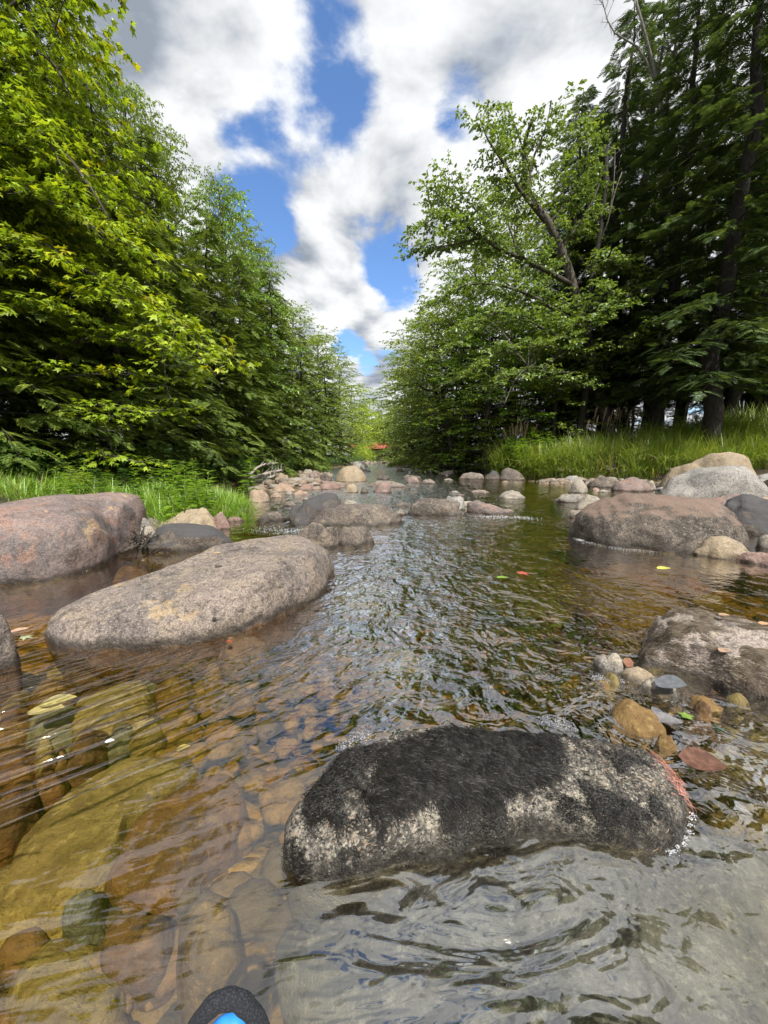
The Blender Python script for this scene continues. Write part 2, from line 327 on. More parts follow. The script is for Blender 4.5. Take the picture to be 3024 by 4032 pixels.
# ------------------------------------------------------------------ rocks
ICO = {}
def ico(s):
    if s not in ICO:
        bm = bmesh.new(); bmesh.ops.create_icosphere(bm, subdivisions=s, radius=1)
        ICO[s] = (np.array([v.co[:] for v in bm.verts]), np.array([[v.index for v in f.verts] for f in bm.faces])); bm.free()
    return ICO[s]
ROCKS = []
def rock(c, a, b, h, mat, label, yaw=0., seed=None, low=.32, e=.85, lump=.13, cuts=5, poly=None, prof=None, tilt=0., sub=None, name='boulder', cat='boulder', group=None, fine=.026, shear=0., ez=1., sink=0.):
    rs = np.random.default_rng(seed if seed is not None else len(ROCKS)*17+5)
    size = max(a, b); D = np.linalg.norm(np.asarray(c)-np.array([0, 0, HC]))
    if sub is None: sub = 6 if size/D > .14 else 5 if size/D > .045 else 4 if size/D > .015 else 3
    V, T = ico(sub); P = V.copy(); sd = int(rs.integers(1e6))
    for _ in range(cuts):             # worn flats
        nrm = rs.normal(size=3); nrm[2] = abs(nrm[2])*.55; nrm /= np.linalg.norm(nrm); d = rs.uniform(.72, .9)
        q = P@nrm-d; P = P-np.where(q > 0, q*.85, 0)[:, None]*nrm
    P = P*(1+lump*fbm(P*1.6+rs.uniform(0, 9, 3), sd, 3))[:, None]
    r = np.hypot(P[:, 0], P[:, 1]); th = np.arctan2(P[:, 1], P[:, 0])
    zu = np.sign(P[:, 2])*np.abs(P[:, 2])**ez
    rr = np.clip(r, 0, 1.5)**e
    if poly is not None:
        pp = np.asarray(poly)[:, :2]-np.asarray(c)[:2]; pt = np.arctan2(pp[:, 1], pp[:, 0]); pr = np.hypot(pp[:, 0], pp[:, 1]); o = np.argsort(pt)
        pt, pr = pt[o], pr[o]; pt = np.concatenate([pt-2*PI, pt, pt+2*PI]); pr = np.tile(pr, 3)
        tt = np.linspace(-PI, PI, 181); rad = np.interp(tt, pt, pr)
        ker = np.exp(-np.linspace(-2, 2, 13)**2); ker /= ker.sum(); rad = np.convolve(np.concatenate([rad[:-1][-12:], rad, rad[1:][:12]]), ker, 'same')[12:-12]
        R = np.interp(th, tt, rad); X = np.cos(th)*rr*R; Y = np.sin(th)*rr*R
        if prof: zu = zu*np.where(zu > 0, prof(X, Y), 1)
        Z = np.where(zu > 0, zu*h, zu*low)
    else:
        X = np.cos(th)*rr*a; Y = np.sin(th)*rr*b
        k_ = 1/math.sqrt(1-(sink/(1+sink))**2); X, Y = X*k_, Y*k_
        Z = np.where(zu > 0, zu*h*(1+sink)-h*sink, zu*low-h*sink)+X*tilt; X = X+Z*shear
        X, Y = X*math.cos(yaw)-Y*math.sin(yaw), X*math.sin(yaw)+Y*math.cos(yaw)
    Q = np.stack([X, Y, Z], 1)
    sc_ = 1/max(size, .05)
    nr = Q/np.array([max(a, .01)**2, max(b, .01)**2, max(h, .05)**2]); nr /= np.linalg.norm(nr, axis=1)[:, None]+1e-9
    Q = Q+nr*(fbm(Q*sc_*3.2, sd+3, 5, .55)*fine*size*1.6)[:, None]
    me = mesh_np(name, Q, None, T, mat, True)
    o = obj(name, me, None, c); ROCKS.append((np.asarray(c), 0. if poly is not None else max(a, b), a, b, yaw, h))
    tag(o, label, cat, group); return o
CR = {'1': (0, 431.75, .199), '2': (253.97, 406.35, .16841), '3': (482.54, 406.35, .17207), '4': (482.54, 558.73, .17207),
      '5': (0, 584.13, .16841), '6': (253.97, 685.71, .30985), '7': (0, 761.9, .16841)}
def cv(k, x, y): o = CR[k]; return o[0]+x*o[2], o[1]+y*o[2]
def rk(k, x0, yt, x1, yb, mat, label, dr=.8, z0=0., hmul=1., **kw):
    u0, vt = cv(k, x0, yt); u1, vb = cv(k, x1, yb); uc = (u0+u1)/2
    Pf = px(uc, vb, z0); rad = Pf[:2]/np.linalg.norm(Pf[:2]); a = (u1-u0)/2/F*depth(Pf)
    for _ in range(4):
        b = a*dr; C = np.array([*(Pf[:2]+rad*b*.93), z0]); a = (u1-u0)/2/F*depth(C)
    r = ray(uc, vt); dist = np.linalg.norm(C[:2])+.15*b; t = dist/np.linalg.norm(r[:2]); zt = HC+r[2]*t
    h = max(zt-z0, .015)*hmul
    kw.setdefault('yaw', -math.atan2(C[0], C[1])*.6)
    if a < .45: kw.setdefault('cuts', 8); kw.setdefault('lump', .19); kw.setdefault('e', 1.0); kw.setdefault('tilt', math.sin(x0*7.7+yt)*.13)
    kw.setdefault('sink', .75 if dr != .72 else .1)
    return rock(C, a, b, h, M[mat], label, **kw)
def P6(k, pts, z=0.): return [px(*cv(k, x, y), z) for x, y in pts]
G_mid = 'boulders standing in midstream'; G_bar = 'stones of the left gravel bar'; G_right = 'rocks along the right shore'; G_left = 'rocks along the left shore'
sm = lambda t: np.clip(t, 0, 1)**2*(3-2*np.clip(t, 0, 1))
# two big boulders on the left
pa = [px(-60, 592), px(0, 586), px(60, 579), px(96, 569), px(116, 556), (-2.10, 3.45, 0), (-2.35, 4.0, 0), (-3.1, 4.15, 0), (-3.9, 3.6, 0), (-4.0, 2.7, 0)]
A = rock((-2.85, 3.1, 0), 1.1, .8, .50, M['pink'], 'huge rounded pinkish boulder with orange lichen, cut by the left edge of the photo', poly=pa, seed=11, e=.62, ez=.75, cuts=3, lump=.05,
         prof=lambda X, Y: .62+.38*sm((X+.9)/1.3), name='boulder', fine=.010)
pb = [px(36, 636), px(44, 645), px(80, 651), px(139, 650), px(199, 643), px(239, 633), px(279, 617), px(310, 601), px(326, 580), (-.34, 2.62, 0), (-.52, 2.85, 0), (-.9, 2.72, 0), (-1.25, 2.35, 0), (-1.5, 1.95, 0)]
B = rock((-.86, 2.12, 0), .75, .45, .30, M['tanpink'], 'long smooth brown granite boulder with a cracked hollow, largest in the left foreground', poly=pb, seed=23, e=.60, ez=.8, cuts=2, lump=.04,
         prof=lambda X, Y: .60+.40*sm((X*.8+Y*.6+.65)/1.15), name='boulder', fine=.012, sub=7)
def groove(o, pts, w, dep):
    me = o.data; V = np.empty(len(me.vertices)*3, np.float32); me.vertices.foreach_get('co', V); V = V.reshape(-1, 3); L = np.array(o.location); Wp = V+L; P = smooth_path(pts, 60)
    P[:, :2] += np.stack([fbm2(np.arange(60)*.35, np.zeros(60), 5, 3), fbm2(np.arange(60)*.35, np.zeros(60)+9, 6, 3)], 1)*w*1.2
    m = Wp[:, 2] > 0; d = np.sqrt(((Wp[m][:, None, :2]-P[None, :, :2])**2).sum(2)).min(1); V[m, 2] -= dep*np.exp(-(d/w)**2); me.vertices.foreach_set('co', V.ravel()); me.update()
g1 = [px(*cv('1', x, y), .26) for x, y in [(1210, 745), (1240, 725), (1300, 712), (1370, 705), (1420, 725), (1450, 760)]]; groove(B, g1, .012, .022); groove(B, g1[:3], .02, .02)
groove(B, [px(*cv('1', x, y), .22) for x, y in [(1430, 745), (1500, 715), (1580, 690)]], .006, .007); groove(B, [px(*cv('1', x, y), .15) for x, y in [(1040, 960), (1130, 975), (1230, 930), (1330, 900)]], .012, .012)
groove(A, [px(*cv('1', x, y), .38) for x, y in [(470, 330), (520, 400), (560, 440), (600, 470)]], .03, .02)
# dark mossy rock in the foreground
front = P6('6', [(80, 480), (95, 540), (130, 600), (190, 650), (330, 640), (450, 583), (560, 548), (720, 512), (850, 494), (950, 497), (1100, 525), (1250, 547), (1340, 540), (1400, 480), (1410, 380)])
back = P6('6', [(1390, 280), (1290, 205), (1150, 170), (980, 165), (800, 135), (600, 145), (400, 180), (280, 215), (170, 330), (100, 420)], .05)
pm = [(p[0], p[1]) for p in front+back]; cm = np.mean(pm, 0)
Mr = rock((cm[0], cm[1], 0), .55, .25, .105, M['moss'], 'wide low granite rock carpeted with black moss, closest rock in the foreground', poly=pm, seed=31, e=.5, ez=.8, cuts=1, lump=.05, name='mossy_rock', cat='rock', fine=.016, sub=7,
          prof=lambda X, Y: .75+.35*sm((Y+.2)/.4)-.18*sm((X-.1)/.4)*1.)
ps = P6('6', [(60, 700), (190, 610), (560, 500), (1400, 430), (1720, 420), (1900, 900), (1800, 1500), (900, 1700), (250, 1500), (120, 1000)], -.08)
ps = [(p[0], p[1]) for p in ps]; cs = np.mean(ps, 0)
rock((cs[0], cs[1], -.19), .5, .3, .158, M['greyslab'], 'broad pale grey slab lying under shallow water in the bottom right corner', poly=ps, seed=37, e=.8, ez=.9, cuts=1, lump=.04, name='slab', cat='rock', fine=.012, sub=6, low=.2)
# streaked slab, right edge
f1 = P6('4', [(826, 585), (900, 612), (1000, 650), (1300, 728), (1550, 785), (1750, 810), (2000, 800)])
b1 = P6('4', [(2100, 500), (1800, 370), (1500, 320), (1180, 300), (1000, 380), (890, 460), (850, 530)], .09)
p1 = [(p[0], p[1]) for p in f1+b1]; c1_ = np.mean(p1, 0)
S1 = rock((c1_[0], c1_[1], 0), .4, .3, .15, M['slab'], 'slanting streaked slab with brown moss and fallen leaves, cut by the right edge of the photo', poly=p1, seed=47, e=.75, ez=.9, cuts=8, lump=.12, name='slab', cat='rock', fine=.028, sub=6)

# left shore
rk('1', 615, 425, 832, 520, 'tanpink', 'rounded brown rock behind the white-patched stone, below the left grass', group=G_left, cuts=2)
rk('1', 612, 440, 805, 580, 'pale', 'pale stone with a white patch wedged beside the huge pink boulder', group=G_left, cuts=3)
rk('1', 1062, 408, 1152, 498, 'red', 'upright pinkish stone leaning on the right side of the ochre boulder', group=G_left, dr=.6, cuts=5)
rk('1', 820, 387, 1095, 512, 'tan', 'smooth ochre-yellow boulder between the grass and the flat black-topped rock', group=G_left, cuts=2, seed=77)
rk('1', 735, 483, 1185, 600, 'slate', 'long flat rock with a black top lying in front of the ochre boulder', group=G_left, dr=.42, cuts=4, e=.6)
rk('1', -90, 930, 78, 1215, 'tanpink', 'weathered brown rock cut by the left edge beside the caught leaves', group=G_left, dr=.9, cuts=3)
rk('1', 1138, 370, 1252, 415, 'tanpink', 'low flat pinkish rock at the water edge of the left grass clump', group=G_left)
rk('1', 1140, 425, 1232, 457, 'red', 'small flat pink stone between the left grass and the dark midstream rocks', group=G_left)
rk('1', 1268, 404, 1448, 462, 'dark', 'low brown rock just left of the dark-topped boulder', group=G_mid)
rk('2', -28, 497, 96, 572, 'orange', 'flat orange-pink slab at the tip of the left grass', group=G_bar, cuts=6)
# midstream
rk('2', 180, 558, 590, 718, 'slate', 'dark boulder with a smooth slate-black top, left of the brown ones', group=G_mid, dr=.6, cuts=3, seed=5, e=.7)
rk('2', 318, 588, 860, 722, 'dark', 'broad mottled brown boulder in the middle of the stream', group=G_mid, dr=.5, cuts=3, seed=9, e=.75)
rk('2', 250, 702, 500, 862, 'dark', 'rounded brown rock, left half of the cracked pair behind the long boulder', group=G_mid, dr=.75, cuts=4, e=.65)
rk('2', 455, 698, 738, 838, 'dark', 'rounded brown rock, right half of the cracked pair behind the long boulder', group=G_mid, dr=.6, cuts=4, e=.65)
rk('2', 196, 757, 260, 815, 'orange', 'small orange stone tucked left of the cracked brown pair', group=G_mid)
rk('2', 243, 800, 337, 882, 'tan', 'small tan stone leaning on the far end of the long boulder', group=G_mid, cuts=5)
rk('2', 525, 556, 622, 594, 'pale', 'pale stone peeping out behind the dark-topped boulder', group=G_mid)
rk('2', 372, 521, 528, 560, 'tan', 'flat tan stone behind the dark-topped boulder', group=G_mid)
rk('2', 290, 542, 372, 562, 'pale', 'thin pale stone left of the flat tan one', group=G_mid)
rk('2', 166, 567, 277, 599, 'tanpink', 'small flat brown stone in calm water left of the dark-topped boulder', group=G_mid)
rk('2', 823, 566, 977, 604, 'dark', 'thin dark rock breaking the riffle in the centre of the stream', group=G_mid, dr=.5)
rk('2', 813, 612, 912, 652, 'tanpink', 'small wet brown rock touching the end of the broad midstream boulder', group=G_mid)
rk('2', 906, 562, 1242, 658, 'dark', 'long dark rock with blackened left side, right of the riffle', group=G_mid, dr=.45, cuts=5, tilt=.06, e=.7)
rk('2', 1088, 546, 1257, 622, 'grey', 'grey rock rising behind the long dark one', group=G_mid, cuts=3)
rk('2', 1230, 562, 1322, 602, 'pale', 'small pale stone between the grey rock and the flat pinkish one', group=G_mid)
rk('2', 1248, 568, 1560, 643, 'pink', 'low pinkish-grey rock dotted with dark specks on the right of the riffle', group=G_mid, dr=.5, e=.65)
rk('2', 1445, 502, 1612, 552, 'pale', 'pale dome-shaped stone alone in still water right of centre', group=G_mid)
rk('2', 1268, 498, 1392, 522, 'tanpink', 'thin brown rock almost awash left of the pale dome', group=G_mid)
rk('2', 1152, 500, 1222, 520, 'grey', 'tiny grey stone almost awash, further left of the pale dome', group=G_mid)
rk('2', 1188, 519, 1258, 537, 'pink', 'tiny pink stone almost awash in front of the grey one', group=G_mid)
rk('2', 689, 452, 820, 518, 'pink', 'rounded pinkish-brown rock at the upstream head of the riffle', group=G_mid, cuts=3)
rk('2', 628, 484, 692, 519, 'dark', 'small dark stone against the left of the rounded pinkish-brown rock', group=G_mid)
rk('2', 676, 440, 948, 484, 'tanpink', 'long low slab behind the rounded pinkish-brown rock', group=G_mid, dr=.4)
rk('2', 533, 466, 632, 514, 'tan', 'squat tan rock standing between the red stone and the riffle head', group=G_mid)
rk('2', 903, 419, 992, 458, 'pink', 'flat pink rock, left one of a touching pair far upstream', group=G_mid)
rk('2', 968, 428, 1083, 462, 'tanpink', 'flat tan rock, right one of a touching pair far upstream', group=G_mid)
rk('2', 728, 411, 815, 438, 'dark', 'flat dark rock alone in bright water far upstream', group=G_mid)
rk('2', 875, 410, 1002, 431, 'dark', 'thin dark ledge just behind the touching flat pair', group=G_mid, dr=.4)
rk('2', 486, 362, 668, 449, 'tan', 'large smooth tan-grey boulder far upstream on the left', group=G_mid, cuts=2, e=.7)
rk('2', 570, 331, 690, 391, 'grey', 'grey boulder showing behind the large tan-grey one', group=G_mid, cuts=2)
# gravel bar, left
rk('2', 378, 444, 513, 495, 'red', 'reddish boulder on the gravel bar', group=G_bar, cuts=3)
rk('2', 383, 397, 472, 447, 'dark', 'dark two-toned stone left of the large tan-grey boulder', group=G_bar, cuts=6)
rk('2', 273, 371, 353, 411, 'pale', 'pale rounded rock farthest back on the gravel bar', group=G_bar)
rk('2', 320, 386, 405, 422, 'pink', 'pinkish rock between the farthest pale one and the dark two-toned one', group=G_bar)
rk('2', 110, 400, 212, 454, 'tan', 'rounded brown-sided stone beside the driftwood', group=G_bar)
rk('2', 118, 459, 243, 508, 'orange', 'orange-tan rounded rock at the front of the gravel bar', group=G_bar, cuts=3)
rk('2', 248, 454, 362, 500, 'red', 'angular pink slab tilted on the gravel bar', group=G_bar, cuts=8, tilt=.25, lump=.14)
rk('2', 95, 508, 175, 545, 'orange', 'angular orange block left of the orange-tan rock', group=G_bar, cuts=8, lump=.14)
rk('2', 185, 500, 235, 528, 'pale', 'small cream stone in front of the orange-tan rock', group=G_bar, cuts=6)
rk('2', 238, 498, 320, 530, 'orange', 'flat apricot stone at the water edge of the gravel bar', group=G_bar, cuts=6)
rk('2', 30, 405, 110, 452, 'greywet', 'grey stone under the bleached driftwood', group=G_bar)
# island and far right of the stream
rk('2', 1083, 372, 1192, 412, 'tanpink', 'brown rock off the tip of the midstream grass island', group=G_right)
rk('2', 1128, 424, 1188, 443, 'pale', 'small white stone off the grass island', group=G_right)
rk('2', 1215, 394, 1365, 434, 'tanpink', 'long brownish slab between the island and the dark bank rock', group=G_right, dr=.4)
rk('2', 1362, 386, 1475, 438, 'slate', 'dark grey rock left of the undercut bank', group=G_right)
rk('2', 1452, 368, 1605, 441, 'dark', 'brown rock half buried under the overhanging bank grass', group=G_right)
rk('2', 1072, 299, 1155, 322, 'grey', 'grey boulder under the dark trees behind the island', group=G_right)
rk('2', 842, 366, 884, 388, 'tan', 'small tan stone, left end of the row below the island', group='stones below the island')
rk('2', 900, 372, 950, 392, 'grey', 'small grey stone, second in the row below the island', group='stones below the island')
rk('2', 960, 372, 1012, 394, 'tanpink', 'small brown stone, third in the row below the island', group='stones below the island')
rk('2', 1022, 376, 1075, 396, 'dark', 'small dark stone, right end of the row below the island', group='stones below the island')
# right shore
rk('3', 1095, 268, 1535, 500, 'tan', 'tall peaked tan boulder behind the pale grey one', group=G_right, dr=.7, cuts=3, seed=14, e=.85)
rk('3', 1075, 355, 1610, 545, 'grey', 'large pale grey speckled boulder in front of the peaked tan one', group=G_right, dr=.6, cuts=2, seed=15, e=.72)
rk('3', 1225, 515, 1800, 630, 'pink', 'long flat pink rock behind the big dark boulder', group=G_right, dr=.3, cuts=4)
rk('3', 562, 500, 1395, 838, 'darkorange', 'big dark brown domed boulder with an orange-pink cap, right side', group=G_right, dr=.72, cuts=1, seed=18, e=.72, ez=.95, lump=.05)
rk('3', 1425, 556, 1880, 755, 'slate', 'dark blackish boulder cut by the right edge beside the domed one', group=G_right, dr=.7, cuts=3, seed=19, e=.7)
rk('3', 1220, 785, 1548, 888, 'tan', 'smooth pale olive-tan stone resting against the foot of the domed boulder', group=G_right, dr=.6, cuts=1)
rk('3', 1585, 748, 1740, 838, 'pale', 'small pale stone at the right edge below the blackish boulder', group=G_right)
rk('3', 1478, 850, 1850, 935, 'red', 'low wet reddish rock at the right edge, washed by the stream', group=G_right, dr=.6, cuts=5, lump=.14)
rk('3', 1568, 382, 1760, 482, 'grey', 'grey boulder at the right edge beside the pale speckled one', group=G_right)
rk('3', 1542, 360, 1720, 412, 'pale', 'pale flat rock at the right edge under the grass', group=G_right)
rk('3', 755, 426, 958, 494, 'pink', 'oval pinkish rock on the shore below the right grass', group=G_right, cuts=2)
rk('3', 945, 437, 1017, 488, 'pale', 'small whitish stone right of the oval pinkish rock', group=G_right)
rk('3', 1003, 419, 1112, 472, 'tanpink', 'rounded tan rock next to the tall peaked boulder', group=G_right)
rk('3', 998, 462, 1092, 492, 'grey', 'flat grey stone in front of the rounded tan rock', group=G_right)
rk('3', 608, 402, 762, 472, 'dark', 'dark-faced wedge rock with a sunlit right side, shore below the grass', group=G_right, cuts=6)
rk('3', 495, 436, 617, 504, 'pale', 'angular white-grey block standing in the shallows', group=G_right, cuts=9, lump=.13)
rk('3', 453, 404, 562, 444, 'grey', 'flat grey rock under the bank, behind the angular white block', group=G_right)
rk('3', 983, 396, 1037, 432, 'dark', 'small dark block below the bank grass', group=G_right, cuts=8)
rk('3', 428, 504, 622, 562, 'pale', 'smooth pale stone upstream of the domed boulder, half awash', group=G_right)
rk('3', 563, 528, 730, 612, 'pale', 'pale stone leaning on the left shoulder of the domed boulder', group=G_right)
rk('3', 478, 598, 650, 655, 'tanpink', 'flat wet slab in the riffle left of the domed boulder', group=G_right, dr=.6)
rk('3', 640, 472, 685, 492, 'orange', 'tiny orange stone in front of the wedge rock', group=G_right)
rk('3', 668, 486, 735, 502, 'pale', 'tiny pale stone in front of the oval pinkish rock', group=G_right)
# right foreground pebbles, partly under water
G_peb = 'wet cobbles beside the streaked slab'
rk('4', 640, 543, 832, 690, 'pale', 'round cream cobble with a brown wet underside', group=G_peb, dr=.8, cuts=1)
rk('4', 815, 635, 985, 735, 'tan', 'wet tan cobble behind the round cream one', group=G_peb, cuts=2)
rk('4', 925, 708, 1118, 800, 'pale', 'cream-topped cobble rising from the water under a grey leaf', group=G_peb, cuts=1)
def sb(k, x0, y0, x1, y1, mat, label, z0=-.24, h=.12, yaw=0., **kw):
    u0, v0 = cv(k, x0, y0); u1, v1 = cv(k, x1, y1); uc = (u0+u1)/2; zm = z0+h*.6
    Pc = px(uc, (v0+v1)/2, zm); a = (u1-u0)/2/F*depth(Pc); b = (np.linalg.norm(px(uc, v0, zm)-px(uc, v1, zm)))/2
    kw.setdefault('name', 'stone'); kw.setdefault('cat', 'stone')
    return rock((Pc[0], Pc[1], z0), a*1.03, max(b*1.03, .03), h, M[mat], label, yaw=yaw, low=.1, **kw)
G_sub = 'stones under the shallow water'
sb('4', 905, 770, 1155, 940, 'ochre', 'amber cobble under the cream-topped one', -.12, .11, group=G_sub, cuts=1)
sb('4', 1195, 840, 1412, 945, 'ochre', 'bright amber egg-shaped cobble in the dark pool', -.1, .12, group=G_sub, cuts=1)
sb('4', 1285, 805, 1415, 872, 'rust', 'small rusty cobble behind the bright amber egg-shaped one', -.12, .11, group=G_sub, cuts=1)
sb('4', 1120, 762, 1255, 870, 'brownwet', 'brown cobble between the cream-topped one and the amber egg', -.14, .1, group=G_sub, cuts=2)
sb('4', 720, 842, 1070, 1052, 'ochre', 'large wet amber cobble with a rosy top, above the mossy rock', -.09, .13, group=G_sub, yaw=-.3, cuts=2)
sb('4', 1105, 925, 1385, 1085, 'rust', 'large rust-brown cobble between the rosy one and the brown ribbed leaf', -.11, .12, group=G_sub, yaw=-.3, cuts=2)
sb('4', 490, 705, 825, 860, 'ochre', 'pale amber stone washed over by the current, upper left of the cobbles', -.11, .115, group=G_sub, cuts=3)
sb('4', 1000, 1060, 1130, 1130, 'ochre', 'small amber cobble below the rosy one, touching the mossy rock', -.07, .10, group=G_sub, cuts=2)
sb('4', 1240, 870, 1330, 960, 'brownwet', 'small brown cobble in front of the bright amber egg', -.07, .10, group=G_sub, cuts=2)
sb('4', 700, 700, 800, 770, 'olive', 'olive cobble just below the round cream one', -.08, .10, group=G_sub, cuts=3)
sb('4', 1420, 820, 1560, 900, 'olive', 'olive cobble right of the bright amber egg', -.08, .10, group=G_sub, cuts=3)
sb('4', 1365, 1035, 1720, 1145, 'olive', 'long olive stone at the right edge above the mossy shelf', -.15, .12, group=G_sub, yaw=-.15)
sb('4', 1410, 905, 1800, 1065, 'olivedark', 'long dark olive stone in the dark pool at the right edge', -.17, .1, group=G_sub, yaw=-.3)
sb('4', 1150, 1100, 1800, 1500, 'olive', 'mossy green shelf under water right of the black-mossed rock', -.2, .15, group=G_sub, cuts=4)
sb('4', 545, 300, 730, 425, 'rust', 'rust-orange stone glowing under the stream above the cobbles', -.26, .17, group=G_sub)
sb('4', 720, 400, 900, 520, 'olive', 'yellow-olive stone under water just right of the rust-orange one', -.28, .14, group=G_sub)
sb('4', 40, 100, 1120, 330, 'olive', 'very broad olive-gold slab under the stream, right of centre', -.30, .16, group=G_sub, cuts=3, e=.6)
sb('4', 620, 40, 1300, 120, 'rust', 'long orange-brown slab under water below the domed boulder', -.24, .15, group=G_sub, cuts=4)
sb('4', 1200, 235, 1420, 285, 'yellowwet', 'yellow stone under water behind the streaked slab', -.22, .13, group=G_sub)
sb('3', 0, 660, 230, 720, 'ochre', 'golden slab under water downstream of the pinkish-grey rock', -.22, .14, group=G_sub)
sb('4', 130, 545, 330, 650, 'ochre', 'orange-amber stone under the choppy centre water', -.2, .12, group=G_sub)
sb('3', 1230, 895, 1380, 935, 'yellowwet', 'golden stone under water in front of the olive-tan one', -.2, .13, group=G_sub)
# left bay
L = [
 (195, 465, 440, 610, 'olive', 'fan-shaped olive stone below the left tip of the long boulder', .35),
 (-80, 555, 212, 735, 'olivedark', 'dark olive boulder under water at the left edge', .3),
 (195, 597, 428, 712, 'ochre', 'orange-brown oval stone under water behind the yellow leaves', .2),
 (0, 645, 195, 770, 'olive', 'thin olive plate leaning left of the yellow leaves', .6),
 (165, 700, 545, 1010, 'greywet', 'grey-green wedge stone under the yellow leaves', .75),
 (0, 790, 180, 880, 'brownwet', 'brown plate above the ochre one at the left edge', .2),
 (-60, 860, 192, 1000, 'ochre', 'ochre plate with a pale rim at the left edge', .3),
 (470, 530, 920, 890, 'olive', 'large speckled olive block in the middle of the left bay', .5),
 (370, 500, 700, 640, 'brownwet', 'flat brown stone behind the large speckled olive block', .2),
 (880, 535, 1172, 715, 'ochre', 'bright ochre bullet-shaped stone in the left bay', .45),
 (850, 497, 1003, 585, 'greywet', 'small dark grey stone behind the ochre bullet-shaped one', .2),
 (895, 445, 1078, 520, 'olive', 'golden-olive stone under the shadow of the long boulder', .2),
 (1000, 442, 1405, 560, 'olive', 'long olive stone running out below the leaf-littered ledge', .15),
 (1200, 500, 1338, 578, 'ochre', 'small ochre stone at the edge of the rippled current', .3),
 (590, 435, 860, 520, 'brownwet', 'brown shaded stone right under the long boulder', .1),
 (400, 900, 625, 1115, 'brownwet', 'round mottled brown stone left of the smooth grey-green one', .2),
 (615, 860, 840, 1015, 'greywet', 'smooth grey-green stone right of the round mottled one', .3),
 (770, 855, 965, 960, 'yellowwet', 'yellowish stone right of the smooth grey-green one', .3),
 (-40, 1005, 245, 1230, 'rust', 'big rust-red stone at the left edge', .2),
 (-60, 1215, 235, 1480, 'rust', 'big russet stone at the left edge, nearer than the rust-red one', .2),
 (205, 1150, 395, 1300, 'rust', 'orange wedge stone between the rust-red stones and the great slab', .7),
 (225, 1090, 340, 1200, 'brownwet', 'brown chip stone above the orange wedge', .5),
 (325, 1060, 415, 1150, 'ochre', 'small orange stone above the orange wedge', .4),
 (215, 990, 330, 1075, 'olive', 'small olive stone between the grey-green wedge and the rust-red stone', .4),
]
for q, (x0, y0, x1, y1, m, lab, yw) in enumerate(L):
    sb('5', x0, y0, x1, y1, m, lab, -.27+.012*(q % 4), .13+.02*(q % 3), yw, group=G_sub, cuts=5, lump=.12)
def spoly(k, pts, z0, h, mat, lab, seed, **kw):
    pp = [(p[0], p[1]) for p in P6(k, pts, z0+h*.7)]; c = np.mean(pp, 0)
    return rock((c[0], c[1], z0), .4, .3, h, M[mat], lab, poly=pp, seed=seed, e=.5, ez=.6, cuts=4, lump=.06, name='slab', cat='stone', group=G_sub, sub=6, low=.1, **kw)
spoly('5', [(600, 1120), (850, 980), (1130, 960), (1200, 1100), (900, 1330), (760, 1480), (640, 1800), (380, 1950), (120, 1900), (60, 1600), (220, 1380)], -.26, .15, 'yellowwet', 'great yellow-olive slab under the fanning ripples, lower left', 101)
spoly('7', [(1150, 130), (1400, 60), (1500, 250), (1250, 560), (1000, 800), (700, 820), (560, 760), (640, 560), (780, 380), (950, 230)], -.26, .13, 'rust', 'orange-brown slab under the fanning ripples, right of the yellow-olive one', 102)
spoly('7', [(0, 640), (300, 560), (540, 600), (560, 800), (400, 960), (100, 1050), (-150, 1000), (-160, 780)], -.28, .13, 'olive', 'mottled olive slab in the bottom left corner', 103)
spoly('7', [(380, 860), (570, 760), (560, 900), (480, 980), (400, 960)], -.2, .1, 'greywet', 'pale grey-green stone between the lower left slabs', 104)
spoly('7', [(100, 1150), (500, 1050), (750, 1150), (740, 1550), (300, 1700), (0, 1600)], -.28, .14, 'olive', 'olive-brown stone at the bottom edge, left of the blue bag', 105)
spoly('7', [(1120, 900), (1350, 870), (1420, 1050), (1400, 1350), (1180, 1420), (1060, 1200)], -.2, .15, 'tan', 'pinkish cream stone under water behind the blue bag', 106)
spoly('7', [(600, 1020), (900, 950), (1050, 1080), (1000, 1300), (760, 1320)], -.27, .12, 'brownwet', 'brown stone between the orange slab and the blue bag', 107)
sb('4', -280, 380, 130, 560, 'brownwet', 'brown stone under the choppy water in the centre', -.26, .12, group=G_sub)
sb('4', -640, 520, -330, 700, 'olive', 'olive stone under the ripples above the black-mossed rock', -.26, .12, group=G_sub)
sb('4', -900, 130, -500, 300, 'olive', 'olive stone under the current right of the long boulder', -.26, .13, group=G_sub)
sb('1', 760, 560, 1080, 640, 'ochre', 'golden-brown stone under the still channel behind the long boulder', -.2, .14, group=G_sub)
sb('1', 480, 640, 760, 720, 'ochre', 'amber ledge under the still channel in front of the pink boulder', -.2, .12, group=G_sub)
# loose gravel nobody could count
rs = np.random.default_rng(4); acc = Acc(); V0, T0 = ico(1); V1, T1 = ico(2)
def gravel(x0, x1, y0, y1, n, s0, s1, zoff=0):
    for _ in range(n):
        x, y = rs.uniform(x0, x1), rs.uniform(y0, y1); s = rs.uniform(s0, s1)*rs.choice([1, 1, .6, 1.6]); z = hT(x, y)[0]
        w = rs.uniform(.5, 1.3, 3)*s; w[2] *= .6; th = rs.uniform(0, PI); P = V1*(1+.22*vnoise(V1*1.3+rs.uniform(0, 50, 3), 7))[:, None]*w
        P = np.stack([P[:, 0]*math.cos(th)-P[:, 1]*math.sin(th), P[:, 0]*math.sin(th)+P[:, 1]*math.cos(th), P[:, 2]], 1)+[x, y, z+w[2]*.4+zoff]
        acc.add(P, None, T1)
gravel(-3.7, -.8, 8.6, 13., 700, .03, .10); gravel(-4.3, -1.5, 13, 24, 420, .05, .15); gravel(3.8, 9.2, 10.8, 14.5, 620, .04, .12)
